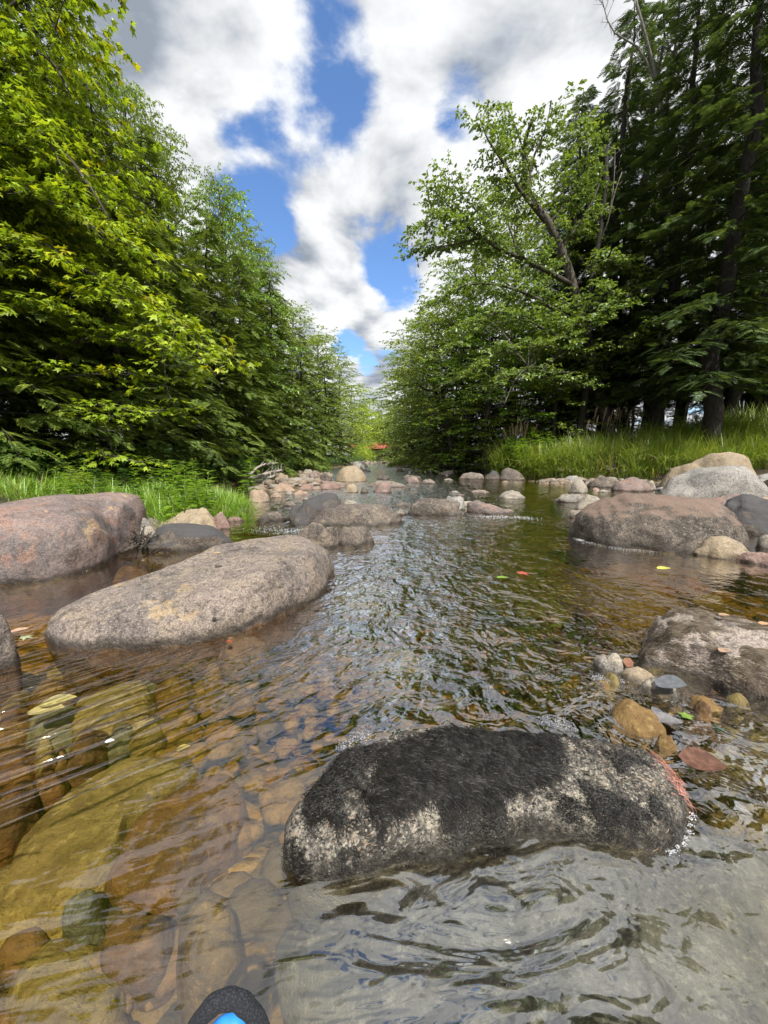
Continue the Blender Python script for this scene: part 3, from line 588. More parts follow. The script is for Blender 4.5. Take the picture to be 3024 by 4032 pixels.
gravel(.3, 6.6, 29, 31, 220, .1, .25); gravel(-3, 3, 33, 62, 420, .1, .32, .05); gravel(-2.4, -1.6, 3.6, 6, 60, .03, .06)
n = N('gravel'); r = n.n('NewGeometry').outputs['Random Per Island']; P = n.pos()
c = n.mix(n.ramp(r, .1, .5), (.15, .12, .095), (.27, .20, .15)); c = n.mix(n.ramp(n.math('FRACT', n.math('MULTIPLY', r, 7.7)), .5, .9), c, (.30, .27, .23)); c = n.mix(n.ramp(n.noise(P, 30, 5, .7), .45, .65, 0, .6), c, (.12, .1, .08))
zz = n.n('SeparateXYZ', None, Vector=P).outputs[2]; c = n.mix(n.ramp(zz, .04, -.02, 0, .75), c, (.10, .07, .03))
gm = n.surf(n.n('BsdfPrincipled', None, Base_Color=c, Roughness=.75, Normal=n.bump(n.noise(P, 40, 5, .7), .01, 1)))
tag(obj('gravel', acc.mesh('gravel', gm, True)), 'loose mixed gravel and cobbles along the shores and bars', 'gravel', kind='stuff')
acc = Acc()
for _ in range(1300):
    y = .25+rs.uniform(0, 1)**1.6*7; x = rs.uniform(-3.3, 4.5)*min(1, .35+y*.5); s = rs.uniform(.012, .05)*(1+y*.12); z = hT(x, y)[0]
    w = rs.uniform(.6, 1.5, 3)*s; w[2] *= .5; P = V1*(1+.25*vnoise(V1*1.3+rs.uniform(0, 50, 3), 7))[:, None]*w; th = rs.uniform(0, PI)
    P = np.stack([P[:, 0]*math.cos(th)-P[:, 1]*math.sin(th), P[:, 0]*math.sin(th)+P[:, 1]*math.cos(th), P[:, 2]], 1)+[x, y, z+w[2]*.5]
    acc.add(P, None, T1)
for _ in range(650):
    y = rs.uniform(.22, 1.75); x = rs.uniform(-1.7, .1); s = rs.uniform(.018, .05); z = hT(x, y)[0]; w = rs.uniform(.7, 1.4, 3)*s; w[2] *= .6; P = V1*(1+.25*vnoise(V1*1.3+rs.uniform(0, 50, 3), 7))[:, None]*w
    acc.add(P+[x, y, max(z+w[2]*.6, -.235)], None, T1)
n = N('bed_pebbles'); r = n.n('NewGeometry').outputs['Random Per Island']; P = n.pos()
c = n.mix(n.ramp(r, .1, .5), (.10, .075, .035), (.26, .17, .06)); c = n.mix(n.ramp(n.math('FRACT', n.math('MULTIPLY', r, 7.7)), .6, .95), c, (.22, .13, .055)); c = n.mix(n.ramp(n.noise(P, 60, 5, .7), .45, .65, 0, .6), c, (.08, .06, .03))
gm = n.surf(n.n('BsdfPrincipled', None, Base_Color=c, Roughness=.6, Normal=n.bump(n.noise(P, 60, 5, .7), .008, 1)))
tag(obj('pebbles', acc.mesh('pebbles', gm, True)), 'amber pebbles scattered over the stream bed', 'pebbles', kind='stuff')

# ------------------------------------------------------------------ water
def flow(x, y):
    bend = np.clip(1.55-y, 0, 1.5)*sm((.9-x)/2.4)
    n_ = x+bend*1.05; s_ = y
    return n_, s_
def amp(x, y):
    n_, s_ = flow(x, y)
    ctr = .15*np.sin(y*.8)+.15
    A_ = np.exp(-((n_-ctr-.15)/(.75+.20*y))**2)*1.0
    A_ = A_*(1-.90*sm((1.5-y)/.4)*sm((.1-x)/.35))
    A_ = A_*np.where(y > 3.5, .75, 1)+.10
    A_ = A_*(1-.62*np.exp(-(((x-1.9)/1.0)**2+((y-2.3)/1.0)**2)))
    A_ = A_+.04*np.exp(-(((x-1.6)/1.3)**2+((y-2.2)/.6)**2))+.10*np.exp(-(((x-2.6)/1.0)**2+((y-1.9)/.8)**2))
    # slow water in the bay, behind the long boulder and over the near slab
    A_ = A_*(1-.9*sm((-.3-n_)/.4)*sm((2.0-y)/.3))*(1-.8*sm((-.75-x)/.3)*sm((y-1.9)/.3)*sm((4.2-y)/.5))
    A_ = A_*(1-.80*sm((x-.25)/.35)*sm((.72-y)/.15))
    A_ = A_*(1-.6*sm((x-3)/1.5)*sm((y-4)/2))
    A_ = np.clip(A_, .12, 1.2); A_ = np.where((y < 1.9) & (x < 0), np.clip(A_, .10, 1.2), A_); return A_*(1+1.5*sm((y-3.2)/3.5)*sm((5.5-x)/2.5))
def wz(x, y):
    n_, s_ = flow(x, y); a = amp(x, y)
    w = fbm2(n_*6, s_*4.2, 61, 3)*.009+fbm2(n_*17, s_*11, 62, 2)*.0028
    rg = 1-np.abs(fbm2(n_*11, s_*4.5, 63, 3)); w = w+rg**3*.005
    fade = np.clip(1.3-y/20, .45, 1)
    z = w*a*fade+fbm2(x*3, y*1.6, 64, 3)*.0025
    sw = fbm2(x*7+1.3*fbm2(x*2, y*2, 66, 2), y*6.5, 67, 2)          # slow swell over the near slab
    z = z+sw*.0022*sm((x-.05)/.3)*sm((.80-y)/.2)
    for c, R_, a_, b_, yw, h_ in ROCKS:                               # pillow and wake round each rock that breaks the surface
        if c[1] > 6 or h_+c[2] < .02 or R_ < .12 or c[1] < 1.3: continue
        d = np.hypot((x-c[0])/(a_+.02), (y-c[1])/(b_+.02)); e_ = (d-1)*min(a_, b_); m = (e_ > -.1) & (e_ < .45)
        if not m.any(): continue
        k = 26 if R_ > .4 else 40
        z[m] += .0011*np.cos(e_[m]*k*2.2)*np.exp(-np.clip(e_[m], 0, 1)*20)*np.clip(a[m]*1.4, .15, 1)
    return z
def wattr(x, y):
    n_, s_ = flow(x, y); a = amp(x, y)
    return {'flow': np.stack([n_, s_, a], 1)}
n = N('stream_water')
fl = n.n('Attribute', dict(attribute_name='flow')).outputs['Vector']; sx = n.n('SeparateXYZ', None, Vector=fl)
am = sx.outputs[2]; nn = sx.outputs[0]; ss = sx.outputs[1]
def fv(a, b): return n.n('CombineXYZ', None, X=n.math('MULTIPLY', nn, a), Y=n.math('MULTIPLY', ss, b), Z=0.).outputs[0]
h1 = n.math('MULTIPLY', n.noise(fv(6.5, 6.5), 1, 3, .5, .9), .046)
h2 = n.math('MULTIPLY', n.noise(fv(22, 17), 1, 2, .5, .8), .0115)
h3 = n.math('MULTIPLY', n.noise(n.pos(), 11, 2, .5, .5), .0030)
stk = n.ramp(n.noise(fv(30, 3.6), 1, 1, .4, .2), .50, .68, 0, .0115)
yy = n.n('SeparateXYZ', None, Vector=n.pos()).outputs[1]
h4 = n.math('MULTIPLY', stk, n.math('MULTIPLY', n.ramp(yy, 1.7, 1.1), n.ramp(nn, -.05, -.35)))
hh = n.math('ADD', n.math('ADD', n.math('MULTIPLY', n.math('ADD', h1, h2), am), h3), h4)
bp = n.bump(hh, 1., 1.)
fr = n.n('Fresnel', None, IOR=1.42, Normal=bp).outputs[0]
tr = n.n('BsdfTransparent', None, Color=(.97, .98, .97)); gl = n.n('BsdfGlossy', None, Color=(1, 1, 1), Roughness=.035, Normal=bp)
n.t.links.new(n.n('MixShader', None, i0=n.math('MINIMUM', n.math('ADD', n.math('MULTIPLY', fr, n.math('ADD', 1.5, n.math('MULTIPLY', n.math('MINIMUM', am, 1.0), 4.2))), .045), .88), i1=tr.outputs[0], i2=gl.outputs[0]).outputs[0], n.out.inputs[0])
n.t.links.new(n.n('VolumeAbsorption', None, Color=(.88, .72, .20), Density=2.3).outputs[0], n.out.inputs[1])
M['water'] = n.m
xw = np.concatenate([-np.geomspace(14, 1.6, 60)[:-1], np.linspace(-1.6, 2.0, 420), np.geomspace(2.0, 14, 90)[1:]])
yw = np.concatenate([np.linspace(-3, .2, 20)[:-1], np.linspace(.2, 2.6, 330)[:-1], np.geomspace(2.6, 125, 330)])
tag(obj('water', grid_mesh('water', xw, yw, wz, M['water'], wattr, skirt=-3.5)), kind='structure')
# foam caught at rock feet
acc = Acc(); rs = np.random.default_rng(8)
def foam(k, pts, w, n_):
    P = smooth_path([px(*cv(k, x, y), 0.0) for x, y in pts], n_)
    for p in P:
        for _ in range(24):
            r = rs.uniform(.0006, .0026)*(1 if p[1] < 4 else 2.2)*(.55 if p[1] < 1.4 else 1); q = p+np.array([rs.normal()*w*1.6, rs.normal()*w*1.3, .005])
            acc.add(V0*[r, r, r*.6]+q, None, T0)
foam('3', [(535, 755), (550, 768), (575, 782)], .010, 20); foam('3', [(1090, 845), (1150, 852), (1220, 850)], .010, 40)
foam('3', [(600, 790), (800, 830), (1000, 845)], .02, 16); foam('4', [(390, 965), (440, 950), (500, 985)], .012, 12)
foam('6', [(285, 205), (320, 180), (370, 165)], .008, 8); foam('6', [(1340, 545), (1398, 500), (1414, 420)], .0025, 9)
foam('2', [(1350, 655), (1500, 660), (1640, 665)], .05, 14); foam('2', [(600, 770), (330, 690)], .02, 3); foam('2', [(60, 730), (200, 745), (300, 735)], .07, 8)
foam('1', [(360, 715), (430, 698), (520, 660)], .006, 34); foam('4', [(640, 690), (720, 705), (820, 715)], .01, 14)
fm = plain('foam', (.85, .87, .9), .4, c2=(.8, .82, .86), trans=.3)
tag(obj('foam', acc.mesh('foam', fm, True)), 'small white bubbles and foam caught along the feet of rocks', 'foam', kind='stuff')
# ------------------------------------------------------------------ plants
def frames(n, rs, tilt=.6, up=None, az=None):
    """random leaf frames: X along the leaf, Y across, Z normal (mostly up)"""
    az = rs.uniform(0, 2*PI, n) if az is None else az
    Nn = np.stack([rs.normal(0, tilt, n), rs.normal(0, tilt, n), np.ones(n)], 1) if up is None else up+rs.normal(0, tilt, (n, 3))
    Nn /= np.linalg.norm(Nn, axis=1)[:, None]
    X = np.stack([np.cos(az), np.sin(az), np.zeros(n)], 1); X -= Nn*(X*Nn).sum(1)[:, None]; X /= np.linalg.norm(X, axis=1)[:, None]+1e-9
    return X, np.cross(Nn, X), Nn
def stamp(tv, tq, pos, X, Y, Z, s):
    tv = np.asarray(tv, float); n = len(pos); s = np.asarray(s)[:, None, None]
    V = pos[:, None, :]+s*(tv[None, :, 0:1]*X[:, None, :]+tv[None, :, 1:2]*Y[:, None, :]+tv[None, :, 2:3]*Z[:, None, :])
    Q = (np.asarray(tq)[None]+(np.arange(n)*len(tv))[:, None, None]).reshape(-1, len(tq[0]))
    return V.reshape(-1, 3), Q
OVAL = ([(0, 0, 0), (.45, .30, .05), (1, 0, -.12), (.45, -.30, .05)], [(0, 3, 2, 1)])
OVAL2 = ([(0, 0, 0), (.28, .26, .06), (.66, .22, .02), (1, 0, -.14), (.66, -.22, .02), (.28, -.26, .06), (.5, 0, 0)], [(0, 6, 2, 1), (0, 5, 4, 6), (6, 4, 3, 2)])
def _maple():
    tips = [(0, 1.0), (58, .86), (118, .5), (-118, .5), (-58, .86)]; notch = [29, 88, 150, -150, -88, -29]
    pts = [(0, 0, .03)]; seq = [(-29, .42), (0, 1.0), (29, .42), (58, .86), (88, .36), (122, .55), (180, .16), (-122, .55), (-88, .36), (-58, .86)]
    for a, r in seq: a = math.radians(a); pts.append((r*math.cos(a)*.62+.3, r*math.sin(a)*.62, -.10*r*r))
    q = [(0, 1, 2, 3), (0, 3, 4, 5), (0, 5, 6, 7), (0, 7, 8, 9), (0, 9, 10, 1)]
    return pts, q
MAPLE = _maple()
def _spray(nt=8, w=.045, droop=.22):
    V = []; Q = []
    def strip(p, q, w0):
        p, q = np.array(p), np.array(q); d = q-p; c = np.array([-d[1], d[0], 0]); c = c/(np.linalg.norm(c)+1e-9)*w0
        b = len(V); m = (p+q)/2; V.extend([p-c*.6, m-c, q, m+c]); Q.append((b, b+1, b+2, b+3))
    f = lambda t: -droop*t*t
    strip((0, 0, 0), (.5, 0, f(.5)), w); strip((.45, 0, f(.45)), (1, 0, f(1)), w)
    for i in range(nt):
        t = .1+.8*i/nt; L = .42*(1-t*.72)
        for s in (1, -1):
            t2 = t+.03*s; a = math.radians(52)
            strip((t2, 0, f(t2)), (t2+L*math.cos(a), s*L*math.sin(a), f(t2)-.12*L), w*.95)
    return [tuple(v) for v in V], Q
SPRAY = _spray()
SPRAYL = _spray(5, .07)
def rotz(v, a): c, s = math.cos(a), math.sin(a); return np.array([v[0]*c-v[1]*s, v[0]*s+v[1]*c, v[2]])
def grow(limbs, rs, sub_len, sub_gap, twig_gap, lpt, leafs, tmpl, wood, start=.25, tilt=.5, flat=.35, subk=4, hang=.0):
    """limbs: [(pts, r0, r1)] -> wood tubes + leaf positions"""
    LP = []; LA = []
    for P, r0, r1 in limbs:
        n_ = len(P); seg = np.linalg.norm(np.diff(P, axis=0), axis=1); Ltot = seg.sum(); cum = np.concatenate([[0], np.cumsum(seg)])/Ltot
        wood.tube(P, np.linspace(r0, r1, n_), 6)
        m = max(2, int(Ltot*(1-start)/sub_gap))
        for i in range(m+1):
            t = start+(1-start)*(i+rs.uniform(-.3, .3))/m; t = min(max(t, .02), 1.)
            p = np.array([np.interp(t, cum, P[:, k]) for k in range(3)]); j = min(int(t*(n_-1)), n_-2); d = P[j+1]-P[j]; d /= np.linalg.norm(d)+1e-9
            sgn = 1 if i % 2 else -1; ang = sgn*rs.uniform(.5, 1.15) if i < m else rs.uniform(-.3, .3)
            dd = rotz(d, ang); dd[2] = dd[2]*.5+rs.uniform(-.12, .35); 
            if abs(d[2]) > .8: a0 = rs.uniform(0, 2*PI); dd = np.array([math.cos(a0), math.sin(a0), rs.uniform(0, .5)])
            dd /= np.linalg.norm(dd); L = sub_len*rs.uniform(.6, 1.15)*(1-.35*t)
            k = 6; s = np.linspace(0, 1, k); Q = p+dd*(s*L)[:, None]; Q[:, 2] += -.16*L*s**2-hang*L*s**2; Q[1:] += rs.normal(0, .03*L, (k-1, 3))
            wood.tube(Q, np.linspace(max(r1*.6, .008), .003, k), subk, False)
            q = max(2, int(L/twig_gap))
            for a in range(q+1):
                tt = .12+.88*a/q; b = np.array([np.interp(tt, s, Q[:, c]) for c in range(3)])
                az = math.atan2(dd[1], dd[0])+(1 if a % 2 else -1)*rs.uniform(.3, 1.1); tl = rs.uniform(.55, 1.2)*twig_gap*2.0
                u = np.linspace(.1, 1, lpt); pts = b+np.stack([np.cos(az)*u*tl, np.sin(az)*u*tl, rs.uniform(-.25, .3)*u*tl-.15*u*u*tl], 1)
                LP.append(pts+rs.normal(0, tl*.09, pts.shape)*[1, 1, flat]); LA.append(az+rs.choice([-.8, .8, .2], lpt)+rs.normal(0, .35, lpt))
    pos = np.concatenate(LP); az = np.concatenate(LA); X, Y, Z = frames(len(pos), rs, tilt, az=az)
    X[:, 2] -= .25+hang; X /= np.linalg.norm(X, axis=1)[:, None]; Y = np.cross(Z, X)
    return stamp(tmpl[0], tmpl[1], pos, X, Y, Z, leafs*rs.uniform(.65, 1.25, len(pos)))
def root(name, label, cat, loc, group=None, rz=0, scale=None):
    o = obj(name, None, None, loc, rz, scale); return tag(o, label, cat, group)
def decid(seed, H, R, cb, nl, leafs, lpt=9, tmpl=OVAL, gap=(.55, .32), lean=(0, 0), bark='bark', leaf='beech', tilt=.5, low=0.):
    rs = np.random.default_rng(seed); wood = Acc()
    t = np.linspace(0, 1, 10); T = np.stack([lean[0]*t**1.5, lean[1]*t**1.5, H*.96*t], 1); T[1:-1, :2] += rs.normal(0, .012*H, (8, 2)); T[0, 2] = -.3
    wood.tube(T, np.maximum(.018*H*(1-t)**.8, .02), 8)
    limbs = []
    for i in range(nl):
        h = cb+(.97-cb)*(i/(nl-1))**.9; prof = math.sin(min(1, (h-cb*.6)/(1.02-cb*.6))*PI*.86+.35)**.7 if h < 1 else .3
        prof = max(prof, .28); L = R*prof*rs.uniform(.75, 1.15); az = i*2.4+rs.uniform(-.4, .4); el = .1+.9*h**2+rs.uniform(-.15, .15)-low*(1-h)
        p = np.array([np.interp(h, t, T[:, k]) for k in range(3)]); d = np.array([math.cos(az)*math.cos(el), math.sin(az)*math.cos(el), math.sin(el)])
        s = np.linspace(0, 1, 7); Q = p+d*(s*L)[:, None]; Q[:, 2] += L*(.10*np.sin(s*PI)-.12*s**2); Q[1:] += rs.normal(0, .035*L, (6, 3))
        limbs.append((Q, .012*H*(1-h)*.6+.025, .01))
    V, Q = grow(limbs, rs, R*.42, gap[0], gap[1], lpt, leafs, tmpl, wood, tilt=tilt)
    return wood.mesh('trunk', M[bark], True), mesh_np('crown', V, Q, None, M[leaf])
def hemlock(seed, H, R, cb, nb, leaf='hem', bark='barkdark', ss=.5, tm=SPRAY, r0=.016, gap=.17, droop=.3, taper=.8):
    rs = np.random.default_rng(seed); wood = Acc(); t = np.linspace(0, 1, 12); T = np.stack([0*t, 0*t, H*t], 1); T[1:-1, :2] += rs.normal(0, .006*H, (10, 2)); T[0, 2] = -.4
    wood.tube(T, np.maximum(r0*H*(1-t)**.85, .012), 9); PP = []; AZ = []; SC = []
    for i in range(nb):
        h = cb+(.99-cb)*(i/(nb-1)); L = R*((1-h)**taper*.95+.07)*rs.uniform(.55, 1.15); az = i*2.39996+rs.uniform(-.35, .35)
        p = np.array([np.interp(h, t, T[:, k]) for k in range(3)]); s = np.linspace(0, 1, 7); d = np.array([math.cos(az), math.sin(az), 0])
        Q = p+d*(s*L)[:, None]; Q[:, 2] += L*(.22*s-droop*1.6*s**2.2); Q[1:] += rs.normal(0, .02*L, (6, 3)); wood.tube(Q, np.linspace(max(.02, .012*L), .004, 7), 4, False)
        m = max(3, int(L/gap))
        for k in range(m):
            tt = .18+.82*(k+.5)/m; b = np.array([np.interp(tt, s, Q[:, c]) for c in range(3)]); lat = .45*L*(1-tt)+.15
            for sg in (1, -1):
                a2 = az+sg*rs.uniform(.55, 1.1); nn_ = 1+int(lat/.32)
                for c in range(nn_):
                    off = c*.30; PP.append(b+np.array([math.cos(a2)*off, math.sin(a2)*off, -.10*off-.2*off*off+rs.normal(0, .04)])); AZ.append(a2+rs.normal(0, .25)); SC.append(ss*rs.uniform(.75, 1.2))
        PP.append(Q[-1]); AZ.append(az); SC.append(ss*1.2)
    pos = np.array(PP); X, Y, Z = frames(len(pos), rs, .22, az=np.array(AZ)); X[:, 2] -= .22; X /= np.linalg.norm(X, axis=1)[:, None]; Y = np.cross(Z, X)
    V, Q = stamp(tm[0], tm[1], pos, X, Y, Z, np.array(SC))
    return wood.mesh('trunk', M[bark], True), mesh_np('crown', V, Q, None, M[leaf])
def plant_tree(meshes, name, label, cat, x, y, s=1., rz=0., group=None, sxy=1., mats=None):
    r = root(name, label, cat, (x, y, float(hT(x, y)[0])), group, rz, (s*sxy, s*sxy, s))
    obj('trunk', meshes[0], r); obj('crown', meshes[1], r); return r
rs = np.random.default_rng(99)
# prototypes' meshes (copies share them)
D1 = decid(1, 14, 3.9, .10, 54, .15, 10, low=.3, gap=(.36, .23)); D2 = decid(2, 14, 3.5, .08, 50, .14, 10, leaf='birch', low=.3, gap=(.36, .23)); D3 = decid(3, 13, 4.2, .06, 54, .16, 10, leaf='beech', low=.4, gap=(.36, .24))
DF = decid(4, 10, 3.6, .04, 44, .22, 8, leaf='farleaf', low=.4, gap=(.4, .28))
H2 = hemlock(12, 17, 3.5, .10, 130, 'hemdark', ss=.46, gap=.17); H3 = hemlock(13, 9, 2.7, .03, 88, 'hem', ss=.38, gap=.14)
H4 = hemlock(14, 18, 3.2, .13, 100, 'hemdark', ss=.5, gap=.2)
def swap(me, mat): c = me.copy(); c.materials.clear(); c.materials.append(M[mat]); return c
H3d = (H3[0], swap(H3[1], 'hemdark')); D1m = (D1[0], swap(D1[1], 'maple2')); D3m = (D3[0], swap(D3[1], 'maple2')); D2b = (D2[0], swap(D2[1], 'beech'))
def at_top(ms, H, u, v, y, **kw):         # stands at distance y with its tip where the photo shows it
    p = pd(u, v, y); g = float(hT(p[0], p[1])[0]); return dict(x=p[0], y=y, s=(p[2]-g)/H)
GL = 'broadleaf trees along the left bank'; GR = 'broadleaf trees along the right bank'; GH = 'tall hemlocks on the right bank'; GHL = 'hemlocks along the left bank'
spec = [
 (D1m, 14, -50, -70, 9.5, 'tall maple with deep green leaves behind the yellow-green one, top left corner', 'tree', GL, .5),
 (D2, 14, 92, 40, 12.5, 'thin-topped birch standing out against the cloud beside the left maple', 'tree', GL, .55),
 (D2, 14, 150, 100, 15.6, 'slim birch rising above the stepped left skyline near the top', 'tree', GL, .42), (D2b, 14, 218, 170, 19, 'slim tree poking above the middle of the left skyline', 'tree', GL, .42), (D2, 14, 256, 234, 24.6, 'slim birch poking above the lower left skyline', 'tree', GL, .45),
 (D1, 14, 122, 84, 14.5, 'broadleaf tree second in the stepped left skyline', 'tree', GL, .58),
 (D2, 14, 165, 135, 17, 'broadleaf tree third in the stepped left skyline, with a notch of sky beside it', 'tree', GL, .62),
 (D3m, 13, 222, 190, 20, 'dense broadleaf tree in the middle of the left skyline', 'tree', GL, .62),
 (D1, 14, 240, 222, 23.5, 'broadleaf tree whose sparse side sprays reach into the blue sky gap', 'tree', GL, .8),
 (D2b, 14, 262, 285, 27, 'rounded birch just below the middle of the left skyline', 'tree', GL, 1.0),
 (D3, 13, 292, 312, 33, 'rounded broadleaf tree nearer the bend on the left', 'tree', GL, 1.0),
 (D1, 14, 318, 330, 42, 'broadleaf tree before the bend with twigs leaning over the water', 'tree', GL, 1.0),
 (D2, 14, 338, 352, 55, 'far birch at the left side of the bend', 'tree', GL, 1.0),
 (DF, 10, 350, 386, 70, 'sunlit yellow-green tree at the far left bend', 'tree', GL, 1.1),
 (DF, 10, 360, 428, 98, 'low sunlit tree hiding the left part of the bridge', 'tree', GL, 1.3), (DF, 10, 405, 424, 99, 'low sunlit tree hiding the right part of the bridge', 'tree', GR, 1.3),
 (DF, 10, 362, 404, 88, 'small sunlit yellow-green tree in front of the bridge', 'tree', GL, 1.15),
]
for q, (ms, H, u, v, y, lab, cat, grp, sxy) in enumerate(spec):
    k = at_top(ms, H, u, v, y); plant_tree(ms, 'broadleaf_tree', lab, cat, k['x'], y, k['s'], q*1.7, grp, sxy=sxy)
# second ranks that close the wood on the left
for q, (x, y, s, ms) in enumerate([(-9.5, 14, 1.05, D3), (-11.5, 18, 1.1, D1), (-12, 11, 1.1, D2), (-11, 24, 1.1, D3), (-9.5, 30, 1., D2), (-12, 37, 1.1, D1), (-9, 46, 1., D3), (-8, 60, 1., D1), (-16, 15, 1.2, D2), (-17, 25, 1.2, D1), (-14, 50, 1.1, D2)]):
    names = ['behind the stepped skyline trees', 'deep in the left wood', 'deep in the left wood behind the maple', 'second row above the driftwood', 'second row before the bend', 'third row before the bend', 'second row near the bend', 'second row at the far bend', 'back row behind the maple', 'back row behind the driftwood', 'back row at the bend']
    plant_tree(ms, 'broadleaf_tree', 'broadleaf tree ' + names[q] + ' on the left', 'tree', x, y, s*.70, q*2.1, 'trees deep in the left wood')
hl = [(-6.4, 6.3, .95, 'hemlock with drooping sprays behind the left wildflowers, farthest left'), (-5.6, 8.3, .85, 'hemlock overhanging the left grass clump'), (-7.6, 9.6, 1.25, 'dark hemlock behind the pale bent limb'), (-6.3, 11.3, 1.0, 'hemlock right above the driftwood'), (-6.0, 14.2, .95, 'hemlock behind the driftwood, upstream side'),
      (-6.2, 17.5, 1.0, 'hemlock halfway along the left bank'), (-6.0, 21.5, 1.1, 'hemlock upstream of the gravel bar'), (-5.6, 27, 1.0, 'hemlock behind the large tan-grey boulder'), (-5.0, 34, 1.0, 'bushy hemlock where the left bank bends'), (-9, 7.2, 1.3, 'hemlock deep in shade at the left edge')]
for q, (x, y, s, lab) in enumerate(hl): plant_tree(H3, 'hemlock', lab, 'hemlock', x, y, s, q*1.3, GHL)
for q, (x, y, s) in enumerate([(-9.5, 12, .62), (-12, 8.5, .7), (-10.5, 16.5, .66), (-11, 21, .66)]):
    plant_tree(H2, 'hemlock', 'tall dark hemlock %s in the left wood' % ['behind the bent limb', 'behind the maple trunk', 'behind the driftwood', 'behind the gravel bar'][q], 'hemlock', x, y, s, q, 'tall hemlocks in the left wood')
# right bank
spr = [
 (D3, 13, 452, 312, 20.5, 'low leafy beech left of the birch, first above the island', GR, 1.3), (D1m, 14, 492, 300, 18.6, 'low green maple under the birch boughs', GR, 1.25), (D3, 13, 545, 318, 18.4, 'low leafy beech before the shaded trunks', GR, 1.1), (D1m, 14, 640, 330, 17.6, 'small green understorey maple among the dark hemlocks', GR, .8),
 (D3, 13, 437, 300, 24, 'broad leafy tree leaning over the stream right of the sky gap', GR, .9), (D2, 14, 425, 318, 29, 'leafy tree just right of the lowest blue sky', GR, 1.0), (D1, 14, 413, 345, 38, 'leafy tree on the right skyline nearer the bend', GR, 1.0),
 (D3, 13, 404, 372, 50, 'small leafy tree on the right before the bridge', GR, .9), (DF, 10, 395, 405, 85, 'sunlit tree right of the far bridge', GR, 1.2), (D2, 14, 476, 235, 22, 'leafy birch behind the leaning yellow birch', GR, 1.0), (D1, 14, 520, 190, 20, 'leafy tree filling the dark wall behind the leaning birch', GR, .9)]
for q, (ms, H, u, v, y, lab, grp, sxy) in enumerate(spr):
    k = at_top(ms, H, u, v, y); plant_tree(ms, 'broadleaf_tree', lab, 'tree', k['x'], y, k['s'], 1+q*1.9, grp, sxy=sxy)
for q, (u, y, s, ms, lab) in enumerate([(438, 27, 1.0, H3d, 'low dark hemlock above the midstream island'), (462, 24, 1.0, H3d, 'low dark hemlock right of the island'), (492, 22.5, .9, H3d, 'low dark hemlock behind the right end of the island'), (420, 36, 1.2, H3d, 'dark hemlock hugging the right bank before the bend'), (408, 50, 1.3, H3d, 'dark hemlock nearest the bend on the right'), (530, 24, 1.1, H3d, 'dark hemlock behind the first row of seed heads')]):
    x = ray(u, 440)[0]/ray(u, 440)[1]*y+1.2; plant_tree(ms, 'hemlock', lab, 'hemlock', x, y, s, q*1.1, 'low hemlocks on the right bank')
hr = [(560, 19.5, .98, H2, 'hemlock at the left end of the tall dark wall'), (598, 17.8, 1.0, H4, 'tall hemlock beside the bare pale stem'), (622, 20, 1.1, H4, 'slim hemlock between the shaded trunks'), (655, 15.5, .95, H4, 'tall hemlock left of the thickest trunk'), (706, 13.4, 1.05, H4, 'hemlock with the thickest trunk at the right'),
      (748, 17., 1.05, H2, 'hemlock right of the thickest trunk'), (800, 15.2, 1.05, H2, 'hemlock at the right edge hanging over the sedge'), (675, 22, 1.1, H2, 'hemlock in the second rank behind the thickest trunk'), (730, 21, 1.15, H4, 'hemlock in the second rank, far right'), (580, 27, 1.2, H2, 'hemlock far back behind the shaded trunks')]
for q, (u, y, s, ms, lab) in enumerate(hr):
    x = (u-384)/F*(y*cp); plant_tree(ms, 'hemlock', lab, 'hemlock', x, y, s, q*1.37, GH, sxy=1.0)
# slim understorey trunks on the right
pr = root('bare_trunk', 'x', 'tree trunk', (0, 0, 0)); rs2 = np.random.default_rng(5)
def bare_trunk(u, y, r, H, lab, lean=0., mat='barkdark', first=[True]):
    x = (u-384)/F*y*cp; g = float(hT(x, y)[0]); a = Acc(); t = np.linspace(0, 1, 9); P = np.stack([lean*t*H, rs2.normal(0, .05, 9), t*H-.2], 1); P[:, 0] += rs2.normal(0, .05, 9)
    a.tube(P, r*(1-.6*t), 8); o = root('bare_trunk', lab, 'tree trunk', (x, y, g), 'shaded trunks in the right wood'); obj('trunk', a.mesh('trunk', M[mat], True), o)
    b = Acc()
    for i in range(14):
        h = rs2.uniform(.2, .95); az = rs2.uniform(0, 2*PI); L = rs2.uniform(.4, 1.5); p = np.array([np.interp(h, t, P[:, k]) for k in range(3)]); s = np.linspace(0, 1, 5)
        Q = p+np.stack([np.cos(az)*s*L, np.sin(az)*s*L, .1*s*L-.3*L*s*s], 1)+rs2.normal(0, .02, (5, 3)); b.tube(Q, np.linspace(.016, .004, 5), 4, False)
    obj('bare_branch', b.mesh('bare_branch', M[mat], True), o); return o
bpy.data.objects.remove(pr)
for u, y, r, H, lab, ln in [(552, 17, .11, 9, 'thin shaded trunk behind the left end of the seed heads', .02), (567, 18.5, .16, 12, 'shaded trunk right of the thinnest one', -.03), (576, 16.5, .15, 12, 'shaded trunk slightly leaning right behind the seed heads', .03), (608, 19, .14, 12, 'shaded trunk in the middle gap of the right wood', 0),
                          (617, 21, .12, 12, 'shaded trunk far back in the middle gap', .02), (643, 17.5, .18, 13, 'straight shaded trunk left of the sky holes', 0), (672, 18, .12, 12, 'slender trunk between the sky holes', .02), (722, 15.5, .26, 15, 'stout trunk leaning right beside the brightest sky hole', .16), (757, 16, .16, 12, 'dark trunk at the right edge of the wood', 0)]:
    bare_trunk(u, y, r, H, lab, ln)
